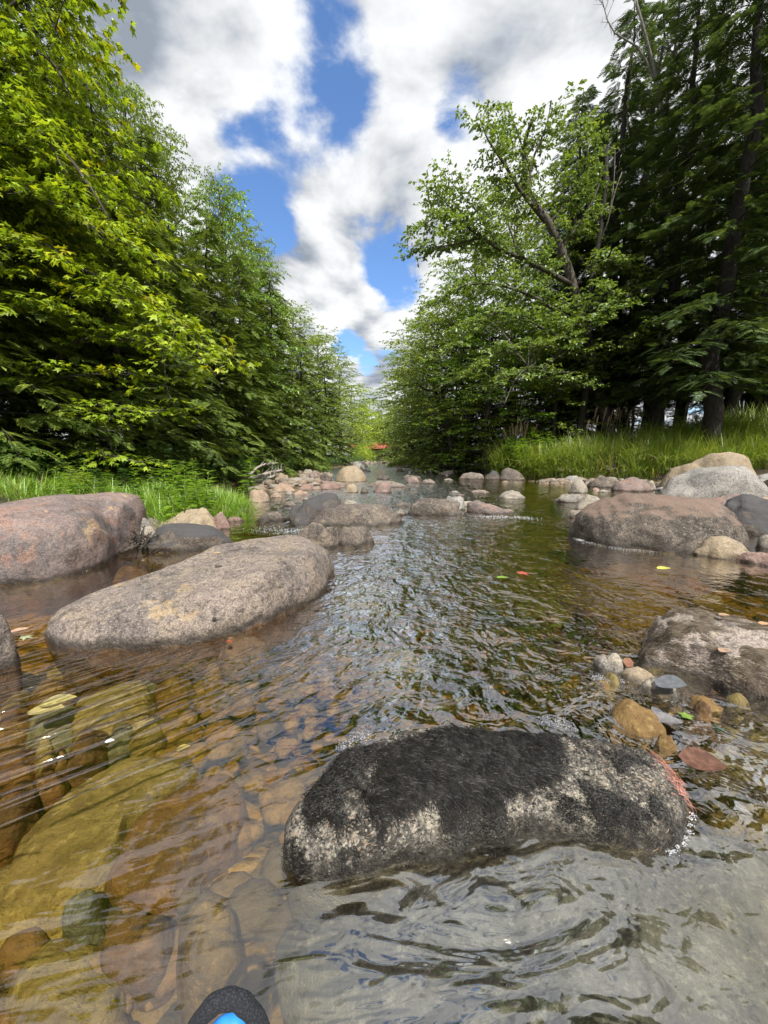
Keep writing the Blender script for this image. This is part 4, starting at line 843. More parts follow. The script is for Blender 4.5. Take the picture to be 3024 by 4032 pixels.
# hero: yellow-green maple, upper left
rs = np.random.default_rng(321); wood = Acc(); limbs = []
def PL(pts, n_=9): return smooth_path([pd(u, v, y) for u, v, y in pts], n_)
for pts, r0 in [([(-60, 250, 7), (0, 150, 6.6), (50, 140, 6.4), (92, 190, 6.2), (112, 225, 6.2)], .05), ([(-60, 150, 7), (10, 60, 6.6), (50, 60, 6.5), (72, 100, 6.4)], .05), ([(-60, 260, 7), (10, 190, 6.4), (70, 215, 6.1), (116, 240, 6.)], .05), ([(-60, 300, 7), (20, 240, 6.5), (80, 268, 6.2), (120, 288, 6.1)], .05),
                ([(28, 392, 7.2), (56, 360, 6.9), (80, 341, 6.7), (100, 338, 6.5), (150, 342, 6.3), (188, 357, 6.1)], .055), ([(0, 262, 6.9), (52, 280, 6.8), (110, 296, 6.5), (160, 312, 6.2), (194, 340, 6.1)], .045), ([(-40, 60, 7.2), (20, 0, 6.8), (52, 10, 6.6)], .05), ([(-60, 100, 7), (0, 100, 6.2), (40, 130, 6.), (66, 175, 5.9)], .04),
                ([(-80, 330, 7), (0, 300, 6.6), (50, 312, 6.4), (90, 322, 6.3)], .04), ([(0, 395, 6.9), (60, 378, 6.5), (100, 374, 6.4), (138, 372, 6.2)], .03), ([(40, 410, 6.9), (92, 405, 6.5), (140, 412, 6.2), (166, 410, 6.1)], .026), ([(50, 425, 6.8), (80, 418, 6.4), (122, 416, 6.2)], .02), ([(60, 458, 6.8), (92, 452, 6.3), (136, 462, 5.9)], .02), ([(-20, 395, 6.8), (10, 372, 6.3), (36, 368, 6.1)], .02),
                ([(-70, 200, 7.5), (0, 210, 7.2), (60, 160, 7.1), (100, 150, 7)], .05), ([(150, 345, 6.4), (163, 352, 6.2), (166, 385, 6.1), (176, 408, 6.)], .012), ([(-60, -40, 7), (-10, -40, 6.5), (30, -20, 6.3), (60, 40, 6.3)], .05)]:
    limbs.append((PL(pts), r0, .008))
mp = np.array([*pd(-95, 460, 7.2)[:2], 0]); mp[2] = hT(mp[0], mp[1])[0]
T = smooth_path([mp-[0, 0, .3], mp+[.3, 0, 3], mp+[.2, -.2, 6], mp+[.5, -.3, 9.5], mp+[.6, 0, 12]], 12); wood.tube(T, np.linspace(.26, .05, 12), 9)
heads = [limbs[q][0][0] for q in range(len(limbs))]
for q, h in enumerate(heads):
    if q in (4, 9, 10, 11, 12, 15): continue
    zc = np.clip(h[2]-.6-mp[2], .5, 11); b = np.array([np.interp(zc+mp[2], T[:, 2], T[:, k]) for k in range(3)]); wood.tube(smooth_path([b, (b+h)/2+[0, 0, .15], h], 5), np.linspace(.07, limbs[q][1], 5), 6, False)
near = [l for i, l in enumerate(limbs) if i not in (9, 10, 11, 12, 13, 15, 4)]; low_ = [limbs[i] for i in (4, 9, 10, 11, 12, 13, 15)]
V1_, Q1_ = grow(near, rs, 1.35, .16, .17, 8, .14, MAPLE, wood, start=.12, tilt=.42, hang=.10)
V2_, Q2_ = grow(low_, rs, .62, .16, .16, 6, .115, MAPLE, wood, start=.35, tilt=.38, flat=.2)
mr = root('maple', 'yellow-green sunlit maple hanging over the left bank, trunk outside the left edge', 'tree', mp); inv = -mp
def shift(me, d):
    a = np.empty(len(me.vertices)*3, np.float32); me.vertices.foreach_get('co', a); a = a.reshape(-1, 3)+np.asarray(d, np.float32); me.vertices.foreach_set('co', a.ravel()); me.update(); return me
obj('trunk', shift(wood.mesh('trunk', M['bark'], True), inv), mr)
obj('crown', mesh_np('crown', np.concatenate([V1_, V2_])+inv, np.concatenate([Q1_, Q2_+len(V1_)]), None, M['maple']), mr)
# hero: leaning yellow birch, right
rs = np.random.default_rng(77); wood = Acc(); bb = pd(618, 440, 17.0); bb[2] = hT(bb[0], bb[1])[0]
trk = smooth_path([bb-[0, 0, .4], pd(600, 395, 16.8), pd(585, 330, 16.5), pd(566, 262, 16.2), pd(548, 222, 16), pd(530, 196, 15.8), pd(524, 150, 15.6), pd(533, 118, 15.5)], 22); wood.tube(trk, np.linspace(.24, .05, 22), 9)
limbs = [(PL(p), r, .01) for p, r in [
 ([(546, 222, 16), (520, 190, 15.6), (505, 165, 15.4), (488, 140, 15.2), (480, 118, 15.2)], .09), ([(530, 196, 15.8), (531, 165, 15.7), (545, 130, 15.6), (552, 100, 15.5)], .07), ([(526, 160, 15.6), (515, 125, 15.5), (505, 105, 15.5)], .04), ([(560, 250, 16.2), (585, 215, 16.2), (600, 180, 16.2), (596, 150, 16.2)], .07),
 ([(548, 225, 16), (575, 190, 16), (588, 150, 16), (578, 110, 16)], .06),
 ([(572, 285, 16.3), (530, 262, 15.6), (492, 245, 15.2), (462, 222, 15), (440, 215, 14.9), (424, 226, 14.8)], .10), ([(500, 250, 15.3), (480, 215, 15.1), (462, 196, 15), (450, 180, 15)], .05), ([(470, 228, 15), (448, 205, 15), (434, 190, 15)], .04), ([(480, 238, 15.2), (450, 245, 15), (425, 248, 14.9)], .04), ([(520, 258, 15.4), (505, 215, 15.3), (495, 185, 15.2)], .05),
 ([(585, 330, 16.5), (540, 300, 15.6), (500, 285, 15.), (465, 285, 14.8), (440, 300, 14.7)], .08), ([(590, 350, 16.6), (545, 330, 15.4), (510, 312, 14.6), (480, 320, 14.3), (455, 345, 14.1)], .07), ([(598, 390, 16.8), (565, 383, 15.6), (535, 373, 14.9), (508, 372, 14.5), (495, 385, 14.3)], .09),
 ([(585, 330, 16.5), (600, 300, 15.6), (612, 290, 15), (600, 318, 14.6)], .05), ([(590, 345, 16.5), (585, 320, 15.4), (580, 322, 14.8), (560, 338, 14.4)], .04), ([(575, 290, 16.3), (590, 265, 15.8), (610, 260, 15.4), (622, 270, 15.2)], .05),
 ([(592, 360, 16.6), (560, 350, 15.4), (530, 345, 14.8), (500, 352, 14.4), (470, 372, 14.2)], .05), ([(598, 385, 16.8), (615, 350, 15.5), (640, 330, 14.8), (665, 322, 14.3)], .04)]]
V, Q = grow(limbs[:10], rs, 1.4, .14, .14, 9, .13, OVAL2, wood, start=.1, tilt=.7, flat=.8); V2_, Q2_ = grow(limbs[10:], rs, 1.5, .14, .17, 10, .13, OVAL2, wood, start=.12, tilt=.5)
yb = root('birch', 'leaning yellow birch with forked dark limbs and an airy crown against the clouds', 'tree', bb)
obj('trunk', shift(wood.mesh('trunk', M['bark'], True), -bb), yb); obj('crown', mesh_np('crown', np.concatenate([V, V2_])-bb, np.concatenate([Q, Q2_+len(V)]), None, M['birch']), yb)
# dead stems
def snag(label, limbs, name='dead_tree', mat='barkgrey', cat='dead tree', tw=(.7, 26), seed=1):
    rs = np.random.default_rng(seed); a = Acc(); b = a; base = np.array(limbs[0][0][0]); n_ = 0
    for P, r0, r1 in limbs:
        a.tube(P, np.linspace(r0, r1, len(P)), 7)
        for i in range(tw[1]):
            t = rs.uniform(.25, 1); j = min(int(t*(len(P)-1)), len(P)-2); p = P[j]+(P[j+1]-P[j])*(t*(len(P)-1)-j); d = rs.normal(size=3); d[2] = abs(d[2])*.6+.2; d /= np.linalg.norm(d); L = tw[0]*rs.uniform(.4, 1.3)*(1.2-t*.6)
            s = np.linspace(0, 1, 6); Q = p+d*(s*L)[:, None]+np.cumsum(rs.normal(0, .04*L, (6, 3)), 0)*s[:, None]; Q[:, 2] -= .15*L*s*s; b.tube(Q, np.linspace(min(r0*.3, .022), .004, 6), 4, False)
            for _ in range(2):
                q = Q[rs.integers(2, 5)]; d2 = d+rs.normal(0, .6, 3); b.tube(np.stack([q+d2*s_*L*.35 for s_ in (0, .5, 1)]), [.008, .005, .003], 3, False)
    return tag(obj(name, shift(a.mesh(name, M[mat], True), -base), None, base), label, cat)
s0 = pd(650, 440, 18.3); s0[2] = hT(s0[0], s0[1])[0]
snag('tall bare grey tree forking high among the dark hemlocks', [(smooth_path([s0-[0, 0, .3], pd(658, 330, 17.6), pd(664, 200, 16.8), pd(668, 140, 16.6), pd(660, 100, 16.5), pd(652, 60, 16.3), pd(636, 0, 16.2)], 16), .15, .03), (PL([(667, 135, 16.6), (668, 90, 16.5), (676, 40, 16.3), (682, -30, 16.3)]), .07, .02), (PL([(668, 150, 16.6), (684, 100, 16.3), (694, 60, 16.3)]), .035, .015), (PL([(660, 95, 16.5), (640, 50, 16.3), (612, 30, 16.2), (600, -10, 16.2)]), .04, .01)], seed=2)
s1 = pd(585, 440, 17.4); s1[2] = hT(s1[0], s1[1])[0]
snag('slender pale bare stem slanting up beside the leaning birch', [(smooth_path([s1-[0, 0, .2], pd(588, 330, 17), pd(592, 262, 15.6), pd(606, 228, 14.8), pd(614, 195, 14.5), pd(622, 172, 14.4)], 12), .035, .012), (PL([(610, 210, 14.7), (614, 180, 14.5), (615, 150, 14.4)]), .022, .01)], tw=(.35, 7), seed=3)
snag('tangle of pale dead twigs hanging over the stream on the right', [(PL([(575, 372, 15.6), (550, 372, 14.8), (528, 366, 14.2), (505, 335, 14), (492, 322, 14)]), .04, .01), (PL([(528, 366, 14.2), (515, 380, 14), (504, 405, 13.9)]), .02, .008)], name='dead_branch', cat='dead branch', tw=(.8, 12), seed=4)
snag('curled grey dead twigs poking out of the left hemlocks', [(PL([(88, 424, 7.4), (100, 430, 6.7), (118, 432, 6.3), (126, 446, 6.2)]), .012, .005), (PL([(92, 428, 7.2), (108, 438, 6.5), (112, 450, 6.3)]), .01, .004)], name='dead_branch', cat='dead branch', tw=(.35, 9), seed=5)
def c1p(x, y, z): return px(*cv('1', x, y), z)
def c1d(x, y, d): return pd(*cv('1', x, y), d)
snag('bleached driftwood branches piled on the left bank beyond the grass', [(smooth_path([c1d(1195, 252, 12.2), c1d(1280, 232, 12.6), c1d(1360, 205, 13), c1d(1425, 192, 13.3)], 8), .10, .03), (smooth_path([c1d(1215, 242, 12.6), c1d(1260, 212, 12.9), c1d(1310, 170, 13.2), c1d(1390, 158, 13.4)], 8), .07, .02), (smooth_path([c1d(1230, 262, 12), c1d(1300, 248, 12.2), c1d(1400, 215, 12.6)], 7), .09, .03)], name='driftwood', mat='drift', cat='driftwood', tw=(.7, 7), seed=6)
snag('snagged brown sticks caught left of the black-topped flat rock', [(smooth_path([c1p(608, 608, .03), c1p(660, 575, .06), c1p(715, 535, .10)], 6), .012, .006), (smooth_path([c1p(620, 600, .04), c1p(700, 568, .07), c1p(765, 540, .11)], 6), .014, .006), (smooth_path([c1p(700, 590, .05), c1p(735, 560, .09), c1p(700, 515, .12)], 6), .010, .005)], name='stick_pile', mat='bark', cat='sticks', tw=(.16, 9), seed=7)
# far pine + bridge
HP = hemlock(21, 16, 3.4, .35, 46, 'pine', ss=1.1, tm=SPRAYL, gap=.5, droop=-.05, taper=.6)
k = at_top(HP, 16, 379, 410, 140); plant_tree(HP, 'pine', 'distant white pine standing alone in the gap above the bridge', 'pine tree', k['x'], 140, k['s'])
for q, (u, v, y) in enumerate([(368, 418, 125), (386, 420, 128), (377, 426, 150), (396, 415, 118), (358, 410, 112)]):
    k = at_top(DF, 10, u, v, y); plant_tree(DF, 'broadleaf_tree', 'far sunlit tree ' + ['left of the pine', 'right of the pine', 'directly below the pine', 'right of the bridge', 'left of the bridge'][q], 'tree', k['x'], y, k['s'], q, 'far trees around the bridge', sxy=1.5)
br_ = root('covered_bridge', 'small covered bridge with red roof and dark timber walls at the far bend', 'bridge', (.5, 108, 0)); red = plain('red_roof', (.52, .10, .07), .6); tim = plain('dark_timber', (.05, .04, .035), .85, c2=(.09, .07, .06)); stn = plain('abutment_stone', (.3, .28, .25), .9)
a = Acc(); a.add([(-10, -3, 3.1), (10, -3, 3.1), (10, 0, 4.7), (-10, 0, 4.7), (-10, 3, 3.1), (10, 3, 3.1), (-10, -3, 2.95), (10, -3, 2.95), (10, 3, 2.95), (-10, 3, 2.95)], [(0, 1, 2, 3), (3, 2, 5, 4), (0, 6, 7, 1), (4, 5, 8, 9), (6, 9, 8, 7)], [(0, 3, 4), (1, 5, 2)]); obj('roof', a.mesh('roof', red), br_)
a = Acc()
for s in (-1, 1):
    for i in range(46): a.box((-9.2+i*.4, s*2.5, 1.75), (.36, .12, 2.4))
obj('wall', a.mesh('wall', tim), br_); a = Acc(); a.box((0, 0, .45), (19, 5.2, .3)); obj('deck', a.mesh('deck', tim), br_)
for s in (-1, 1):
    a = Acc(); a.box((s*8.2, 0, -.3), (2.4, 5.4, 1.2)); obj('abutment', a.mesh('abutment', stn), br_)

# ------------------------------------------------------------------ ground plants
def blades(pos, az, L, w, bend, k=5):
    n_ = len(pos); t = np.linspace(0, 1, k+1); d = np.stack([np.cos(az), np.sin(az), 0*az], 1); s = np.stack([-np.sin(az), np.cos(az), 0*az], 1)
    hor = (bend[:, None]*t**1.7)*L[:, None]; up = (t[None]*(1-.28*bend[:, None]*t)-np.clip(bend-.55, 0, 2)[:, None]*t**3*.9)*L[:, None]
    C = pos[:, None]+d[:, None]*hor[..., None]+np.array([0, 0, 1.])*up[..., None]; W = w[:, None]*(1-t[None]**2.2)*.5+.0006
    V = np.stack([C-s[:, None]*W[..., None], C+s[:, None]*W[..., None]], 2).reshape(-1, 3); m = 2*(k+1)
    q = np.array([[2*i, 2*i+1, 2*i+3, 2*i+2] for i in range(k)]); Q = (q[None]+(np.arange(n_)*m)[:, None, None]).reshape(-1, 4); return V, Q
def inpoly(P, x, y):
    P = np.asarray(P); r = np.zeros(len(x), bool); j = len(P)-1
    for i in range(len(P)):
        c = ((P[i, 1] > y) != (P[j, 1] > y)) & (x < (P[j, 0]-P[i, 0])*(y-P[i, 1])/(P[j, 1]-P[i, 1]+1e-12)+P[i, 0]); r ^= c; j = i
    return r
def scatter(P, n_, rs):
    P = np.asarray(P, float); X = []; lo, hi = P.min(0), P.max(0)
    while sum(len(a) for a in X) < n_: q = rs.uniform(lo, hi, (n_*2, 2)); X.append(q[inpoly(P, q[:, 0], q[:, 1])])
    return np.concatenate(X)[:n_]
def sedge(label, polys, ntuft, per, L0, w0, mat, seed, cat='grass', sink=0.):
    rs = np.random.default_rng(seed); VV = []; QQ = []; o_ = 0
    for P, nt, sc_ in polys:
        C = scatter(P, nt, rs); n_ = nt*per; c = np.repeat(C, per, 0); off = rs.normal(0, .055*sc_*2, (n_, 2)); xy = c+off; z = hT(xy[:, 0], xy[:, 1]); m = z > -.12
        xy, z, off = xy[m], z[m], off[m]; az = np.arctan2(off[:, 1], off[:, 0])+rs.normal(0, .6, len(xy)); tl = np.repeat(rs.uniform(.7, 1.15, nt), per)[m]
        L = L0*sc_*tl*rs.uniform(.55, 1.1, len(xy)); V, Q = blades(np.stack([xy[:, 0], xy[:, 1], z-.03], 1), az, L, np.full(len(xy), w0)*rs.uniform(.6, 1.2, len(xy)), rs.uniform(.25, 1.15, len(xy)))
        VV.append(V); QQ.append(Q+o_); o_ += len(V)
    return tag(obj('grass', mesh_np('grass', np.concatenate(VV), np.concatenate(QQ), None, M[mat])), label, cat, kind='stuff')
gl_ = px(250, 510); LG = [(-1.85, 5.15), (-2.35, 4.0), (-3.3, 4.2), (-5, 4.3), (-6, 6.2), (-3.2, 7.2), (-1.9, 6.3)]
sedge('bright green arching sedge on the left bank behind the huge pink boulder', [([(-1.75, 5.1), (-2.25, 3.95), (-3.0, 4.3), (-3.2, 5.6), (-2.0, 6.2)], 300, 1.), ([(-3.0, 4.2), (-5.2, 4.2), (-5.8, 6.3), (-3.2, 6.6)], 190, .85)], 0, 44, .36, .0065, 'sedge', 3)
sedge('broad band of arching sedge along the right bank', [([(4.4, 15.5), (6.7, 13.5), (8.6, 12.5), (10, 12.2), (16, 11.6), (17, 13.8), (9, 15.4), (5, 16.4)], 760, 1.7)], 0, 46, .80, .019, 'sedge2', 4)
sedge('grass covering the midstream island far upstream', [([(.4, 31), (2.5, 30.4), (6.2, 30.6), (6.6, 32.4), (3, 32.8), (.8, 32.2)], 300, 1.4), ([(-5.2, 22), (-3.9, 21.5), (-3.8, 27), (-5.4, 28)], 150, 1.4)], 0, 30, .50, .034, 'sedge2', 5)
sedge('dead tan blades mixed into the right bank sedge', [([(4.4, 15.5), (6.7, 13.5), (8.6, 12.5), (10, 12.2), (16, 11.6), (17, 13.8), (9, 15.4), (5, 16.4)], 330, 1.6)], 0, 7, .78, .017, 'tan_seed', 14)
sedge('dead tan blades mixed into the left bank sedge', [([(-1.75, 5.1), (-2.25, 3.95), (-3.0, 4.3), (-3.2, 5.6), (-2.0, 6.2)], 120, 1.), ([(-3.0, 4.2), (-5.2, 4.2), (-5.8, 6.3), (-3.2, 6.6)], 90, .9)], 0, 6, .36, .006, 'tan_seed', 15)
# bushy undergrowth at the wood edge
def brush(label, pts, n_, R_, hgt, leaf, mat, seed):
    rs = np.random.default_rng(seed); P = smooth_path(pts, 200); i = rs.integers(0, 200, n_); c = P[i][:, :2]+rs.normal(0, R_, (n_, 2)); z = hT(c[:, 0], c[:, 1]); m = z > 0; c, z = c[m], z[m]; h = hgt*(.5+.7*np.clip(.5+fbm2(c[:, 0]*1.2, c[:, 1]*1.2, seed, 2), 0, 1.2))*rs.uniform(0, 1, len(c))**.6
    pos = np.stack([c[:, 0], c[:, 1], z+h], 1); X, Y, Z = frames(len(pos), rs, .5); V, Q = stamp(OVAL[0], OVAL[1], pos, X, Y, Z, leaf*rs.uniform(.6, 1.3, len(pos)))
    tag(obj('undergrowth', mesh_np('undergrowth', V, Q, None, M[mat])), label, 'undergrowth', kind='stuff')
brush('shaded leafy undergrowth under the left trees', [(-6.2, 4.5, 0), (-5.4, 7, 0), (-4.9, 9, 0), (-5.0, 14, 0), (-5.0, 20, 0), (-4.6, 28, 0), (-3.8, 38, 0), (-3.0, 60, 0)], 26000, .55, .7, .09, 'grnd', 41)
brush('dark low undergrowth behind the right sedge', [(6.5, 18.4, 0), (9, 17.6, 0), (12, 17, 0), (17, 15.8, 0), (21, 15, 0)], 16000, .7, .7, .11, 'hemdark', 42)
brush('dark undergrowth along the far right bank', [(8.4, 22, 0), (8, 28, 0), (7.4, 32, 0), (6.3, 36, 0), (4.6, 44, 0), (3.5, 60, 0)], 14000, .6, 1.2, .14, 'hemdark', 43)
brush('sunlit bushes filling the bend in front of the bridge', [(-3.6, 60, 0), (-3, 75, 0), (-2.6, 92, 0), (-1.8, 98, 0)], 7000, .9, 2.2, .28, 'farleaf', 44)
brush('willowy bush at the left end of the right sedge', [(4.2, 15.8, 0), (5.2, 15.8, 0), (6., 15.4, 0)], 2600, .35, .9, .11, 'herbd', 45)
# wildflowers: stem, leaves, flower
def herb(seed, H, nleaf, L, flower=None, mat='herb', wide=.27, droopy=.5):
    rs = np.random.default_rng(seed); t = np.linspace(0, 1, 8); S = np.stack([.06*H*t**2*rs.normal(), .06*H*t**2*rs.normal(), H*t], 1) if 0 else np.stack([rs.normal()*.07*H*t**2, rs.normal()*.07*H*t**2, H*t], 1)
    a = Acc(); a.tube(S, np.linspace(.006, .003, 8)*(H/.6)**.5, 4, False); TL = ([(0, 0, 0), (.35, wide*.5, .05), (1, 0, -.25), (.35, -wide*.5, .05)], [(0, 3, 2, 1)])
    h = np.sort(rs.uniform(.12, 1, nleaf)); pos = np.stack([np.interp(h, t, S[:, k]) for k in range(3)], 1); az = np.arange(nleaf)*2.4+rs.normal(0, .2, nleaf); X = np.stack([np.cos(az), np.sin(az), .55-droopy*(1-h)+0*az], 1); X /= np.linalg.norm(X, axis=1)[:, None]
    Y = np.stack([-np.sin(az), np.cos(az), 0*az], 1); Z = np.cross(X, Y); s = L*(1-.55*h**2)*rs.uniform(.8, 1.2, nleaf); V, Q = stamp(TL[0], TL[1], pos, X, Y, Z, s)
    st = a.mesh('stem', M['stem']); lv = mesh_np('leaves', V, Q, None, M[mat]); fl_ = None
    if flower:
        f = Acc(); typ, col = flower
        heads = [S[-1]+np.array([rs.normal()*.03, rs.normal()*.03, .01+rs.uniform(-.02, .02)]) for _ in range({'daisy': 1, 'flat': 16, 'dots': 9}[typ])]
        for c in heads:
            R_ = .032 if typ == 'daisy' else .010; npet = 9 if typ == 'daisy' else 5
            for j in range(npet):
                an = j/npet*2*PI; d = np.array([math.cos(an), math.sin(an), .15]); sd_ = np.array([-math.sin(an), math.cos(an), 0])*R_*.28
                f.add([c, c+d*R_*.6-sd_, c+d*R_, c+d*R_*.6+sd_], [(0, 1, 2, 3)])
            f.add(V0*R_*.25+c, None, T0)
        fl_ = f.mesh('flower', M[col])
    return st, lv, fl_
KINDS = {'plain': [herb(s, h_, n_, l_) for s, h_, n_, l_ in [(1, .62, 42, .17), (2, .72, 48, .17), (3, .52, 38, .16)]], 'yellow': [herb(5, .80, 60, .18, ('daisy', 'yellowpetal'))], 'orange': [herb(6, .78, 60, .18, ('daisy', 'orangepetal'))], 'white': [herb(7, .60, 60, .18, ('dots', 'whitepetal')), herb(8, .7, 60, .18, ('dots', 'whitepetal'))],
         'pinkf': [herb(9, .78, 60, .18, ('flat', 'pinkpetal'))], 'yellowf': [herb(10, .78, 60, .18, ('flat', 'yellowpetal'))], 'dark': [herb(s, .5, 80, .15, None, 'herbd', .3) for s in (11, 12)], 'broad': [herb(s, .75, 26, .24, None, 'herb', .36) for s in (13, 14)]}
def place_herb(kind, u, vtop, y, label, group, i=0, ms=None):
    st, lv, fl_ = KINDS[kind][i % len(KINDS[kind])]; H = {'plain': [.62, .72, .52], 'white': [.6, .7], 'dark': [.5, .5], 'broad': [.75, .75]}.get(kind, [.8 if kind == 'yellow' else .78])[i % len(KINDS[kind])]
    p = pd(u, vtop, y); g = float(hT(p[0], y)[0])-.03; s = max((p[2]-g)/H, .3); o = root('wildflower', label, 'wildflower', (p[0], y, g), group, i*1.9+u, (max(s, .62),)*2+(s,))
    obj('stem', st, o); obj('leaves', lv, o)
    if fl_: obj('flower', fl_, o)
G7 = 'tall leafy herbs on the left bank'
c7 = lambda x, y: (x*.10716, 431.75+y*.10716)      # pixels of a close look at the left bank
for q, (x, yt, kd, lab) in enumerate([(660, 290, 'orange', 'leafy stalk topped by a single orange flower, left bank'), (765, 285, 'plain', 'tallest plain leafy stalk behind the pink boulder'), (590, 330, 'plain', 'dark-tipped leafy stalk just left of the orange flower'), (840, 385, 'pinkf', 'stalk with a faded pinkish flower head above the pink boulder'), (960, 365, 'yellowf', 'stalk with flat yellow-orange flower head above the pink boulder'),
    (1165, 340, 'dark', 'dark bushy herb in the middle of the left bank'), (1260, 335, 'plain', 'leafy stalk right of the dark bushy herb'), (1370, 350, 'white', 'stalk with white blossoms in the middle of the left bank'), (1515, 285, 'pinkf', 'tall stalk with a brownish pink head, left bank'), (1615, 265, 'plain', 'tall narrow leafy stalk right of the brownish pink head'),
    (1400, 480, 'white', 'low stalk with white blossoms above the sedge'), (770, 460, 'white', 'white-flowered stalk just above the pink boulder'), (285, 600, 'white', 'white-flowered stalk at the far left above the pink boulder'), (300, 655, 'white', 'lowest white-flowered stalk at the far left'), (190, 420, 'plain', 'leafy stalk near the left edge of the bank')]):
    u, v = c7(x, yt); place_herb(kd, u, v, 4.4+.12*(q % 5) if x < 1000 else 4.9+.1*(q % 4), lab, G7, q)
u, v = cv('1', 925, 155); place_herb('white', u, v, 5.4, 'stalk with a pale flower spire beside the yellow flower, right part of the left bank', G7, 0)
u, v = cv('1', 955, 140); place_herb('yellow', u, v, 5.6, 'leafy stalk topped by a single yellow flower, right part of the left bank', G7)
u, v = cv('1', 868, 140); place_herb('plain', u, v, 5.3, 'narrow leafy stalk just left of the pale flower spire', G7, 1)
u, v = cv('1', 1230, 105); place_herb('orange', u, v, 7.6, 'stalk with orange flower against the dark trees above the driftwood', G7)
rs = np.random.default_rng(15)
for q in range(75):
    x = rs.uniform(-40, 1900); u = x*.10716; y = rs.uniform(4.25, 5.6); v = 431.75+.10716*(430+60*math.sin(x*.006)+rs.uniform(-50, 130)+(x < 350)*130*(1-x/350)); kd = rs.choice(['plain', 'plain', 'plain', 'dark'])
    place_herb(kd, u, v, y, 'plain green leafy stalk crowded among its like on the left bank', 'crowded leafy stalks on the left bank', q)
G8 = 'leafy herbs on the right bank'
for q, (x, yt, kd, lab) in enumerate([(300, 125, 'yellowf', 'yellow-topped leafy herb at the left end of the right sedge'), (225, 185, 'broad', 'broad-leaved herb beside the yellow-topped one'), (370, 150, 'pinkf', 'herb with a brownish flower head right of the yellow-topped one'), (410, 175, 'broad', 'broad-leaved herb right of the brownish flower head'), (1125, 30, 'broad', 'tall broad-leaved herb standing above the sedge before the dark wood'), (1075, 110, 'white', 'small white-flowered herb left of the tall broad-leaved one'), (1270, 65, 'plain', 'leafy herb right of the tall broad-leaved one'), (170, 200, 'plain', 'leafy herb by the tan plumes')]):
    u, v = cv('3', x, yt); place_herb(kd, u, v, 15.6 if x < 500 else 14.6, lab, G8, q)
for q in range(26):
    x = rs.uniform(130, 520); u, v = cv('3', x, rs.uniform(170, 290)); place_herb(rs.choice(['broad', 'plain', 'dark']), u, v, rs.uniform(14.9, 15.9), 'leafy green herb crowded at the left end of the right sedge', 'crowded herbs at the left end of the right sedge', q)
# seed heads (reed grass)
def plume(seed):
    rs = np.random.default_rng(seed); t = np.linspace(0, 1, 8); ln = rs.uniform(.05, .22); S = np.stack([ln*t**2, 0*t, t], 1); a = Acc(); a.tube(S, np.linspace(.007, .004, 8), 4, False)
    n_ = 90; h = rs.uniform(.74, 1.02, n_); p = np.stack([np.interp(h, t, S[:, k]) for k in range(3)], 1); az = rs.uniform(0, 2*PI, n_); X = np.stack([np.cos(az)*.5, np.sin(az)*.5, 1+0*az], 1); X /= np.linalg.norm(X, axis=1)[:, None]; Y = np.stack([-np.sin(az), np.cos(az), 0*az], 1)
    V, Q = stamp([(0, 0, 0), (.4, .16, 0), (1, 0, 0), (.4, -.16, 0)], [(0, 3, 2, 1)], p, X, Y, np.cross(X, Y), .075*np.sin(np.clip((h-.72)/.32, .05, 1)*PI)**.5*rs.uniform(.6, 1.1, n_)); return a.mesh('stem', M['tan_seed']), mesh_np('seed_head', V, Q, None, M['tan_seed'])
PLM = [plume(s) for s in range(5)]
cr7 = lambda x, y: (507.94+x*.15675, 228.57+y*.15675)
lst = [(540, 1145), (597, 1150), (497, 1230), (560, 1200), (640, 1160), (665, 1150), (690, 1150), (625, 1205), (710, 1170), (735, 1180), (750, 1165), (810, 1150), (820, 1225), (855, 1160), (905, 1150), (948, 1085), (975, 1095), (780, 1195), (1130, 1125), (1270, 1105), (1335, 1090)]
for q, (x, y) in enumerate(lst):
    u, v = cr7(x, y); p = pd(u, v, 15.9-.1*(q % 4)); g = float(hT(p[0], p[1])[0]); o = root('reed_grass', 'tan feathery seed head on a thin stalk before the dark wood on the right', 'reed grass', (p[0], p[1], g), 'tan seed heads above the right sedge', rs.uniform(-.5, .5), (1.3, 1.3, p[2]-g)); obj('stem', PLM[q % 5][0], o); obj('seed_head', PLM[q % 5][1], o)
for q, (x, y) in enumerate([(5, 1280), (30, 1270), (45, 1265), (65, 1215), (75, 1245), (88, 1240), (95, 1260), (110, 1250), (120, 1245), (132, 1262), (20, 1300), (55, 1250)]):
    u, v = cr7(x, y); p = pd(u, v, 16.2-.1*(q % 4)); g = float(hT(p[0], p[1])[0]); o = root('reed_grass', 'tan feathery seed head in the tight tuft at the left end of the right bank', 'reed grass', (p[0], p[1], g), 'tight tuft of tan seed heads', rs.uniform(0, 6), (1.6, 1.6, p[2]-g)); obj('stem', PLM[q % 5][0], o); obj('seed_head', PLM[q % 5][1], o)
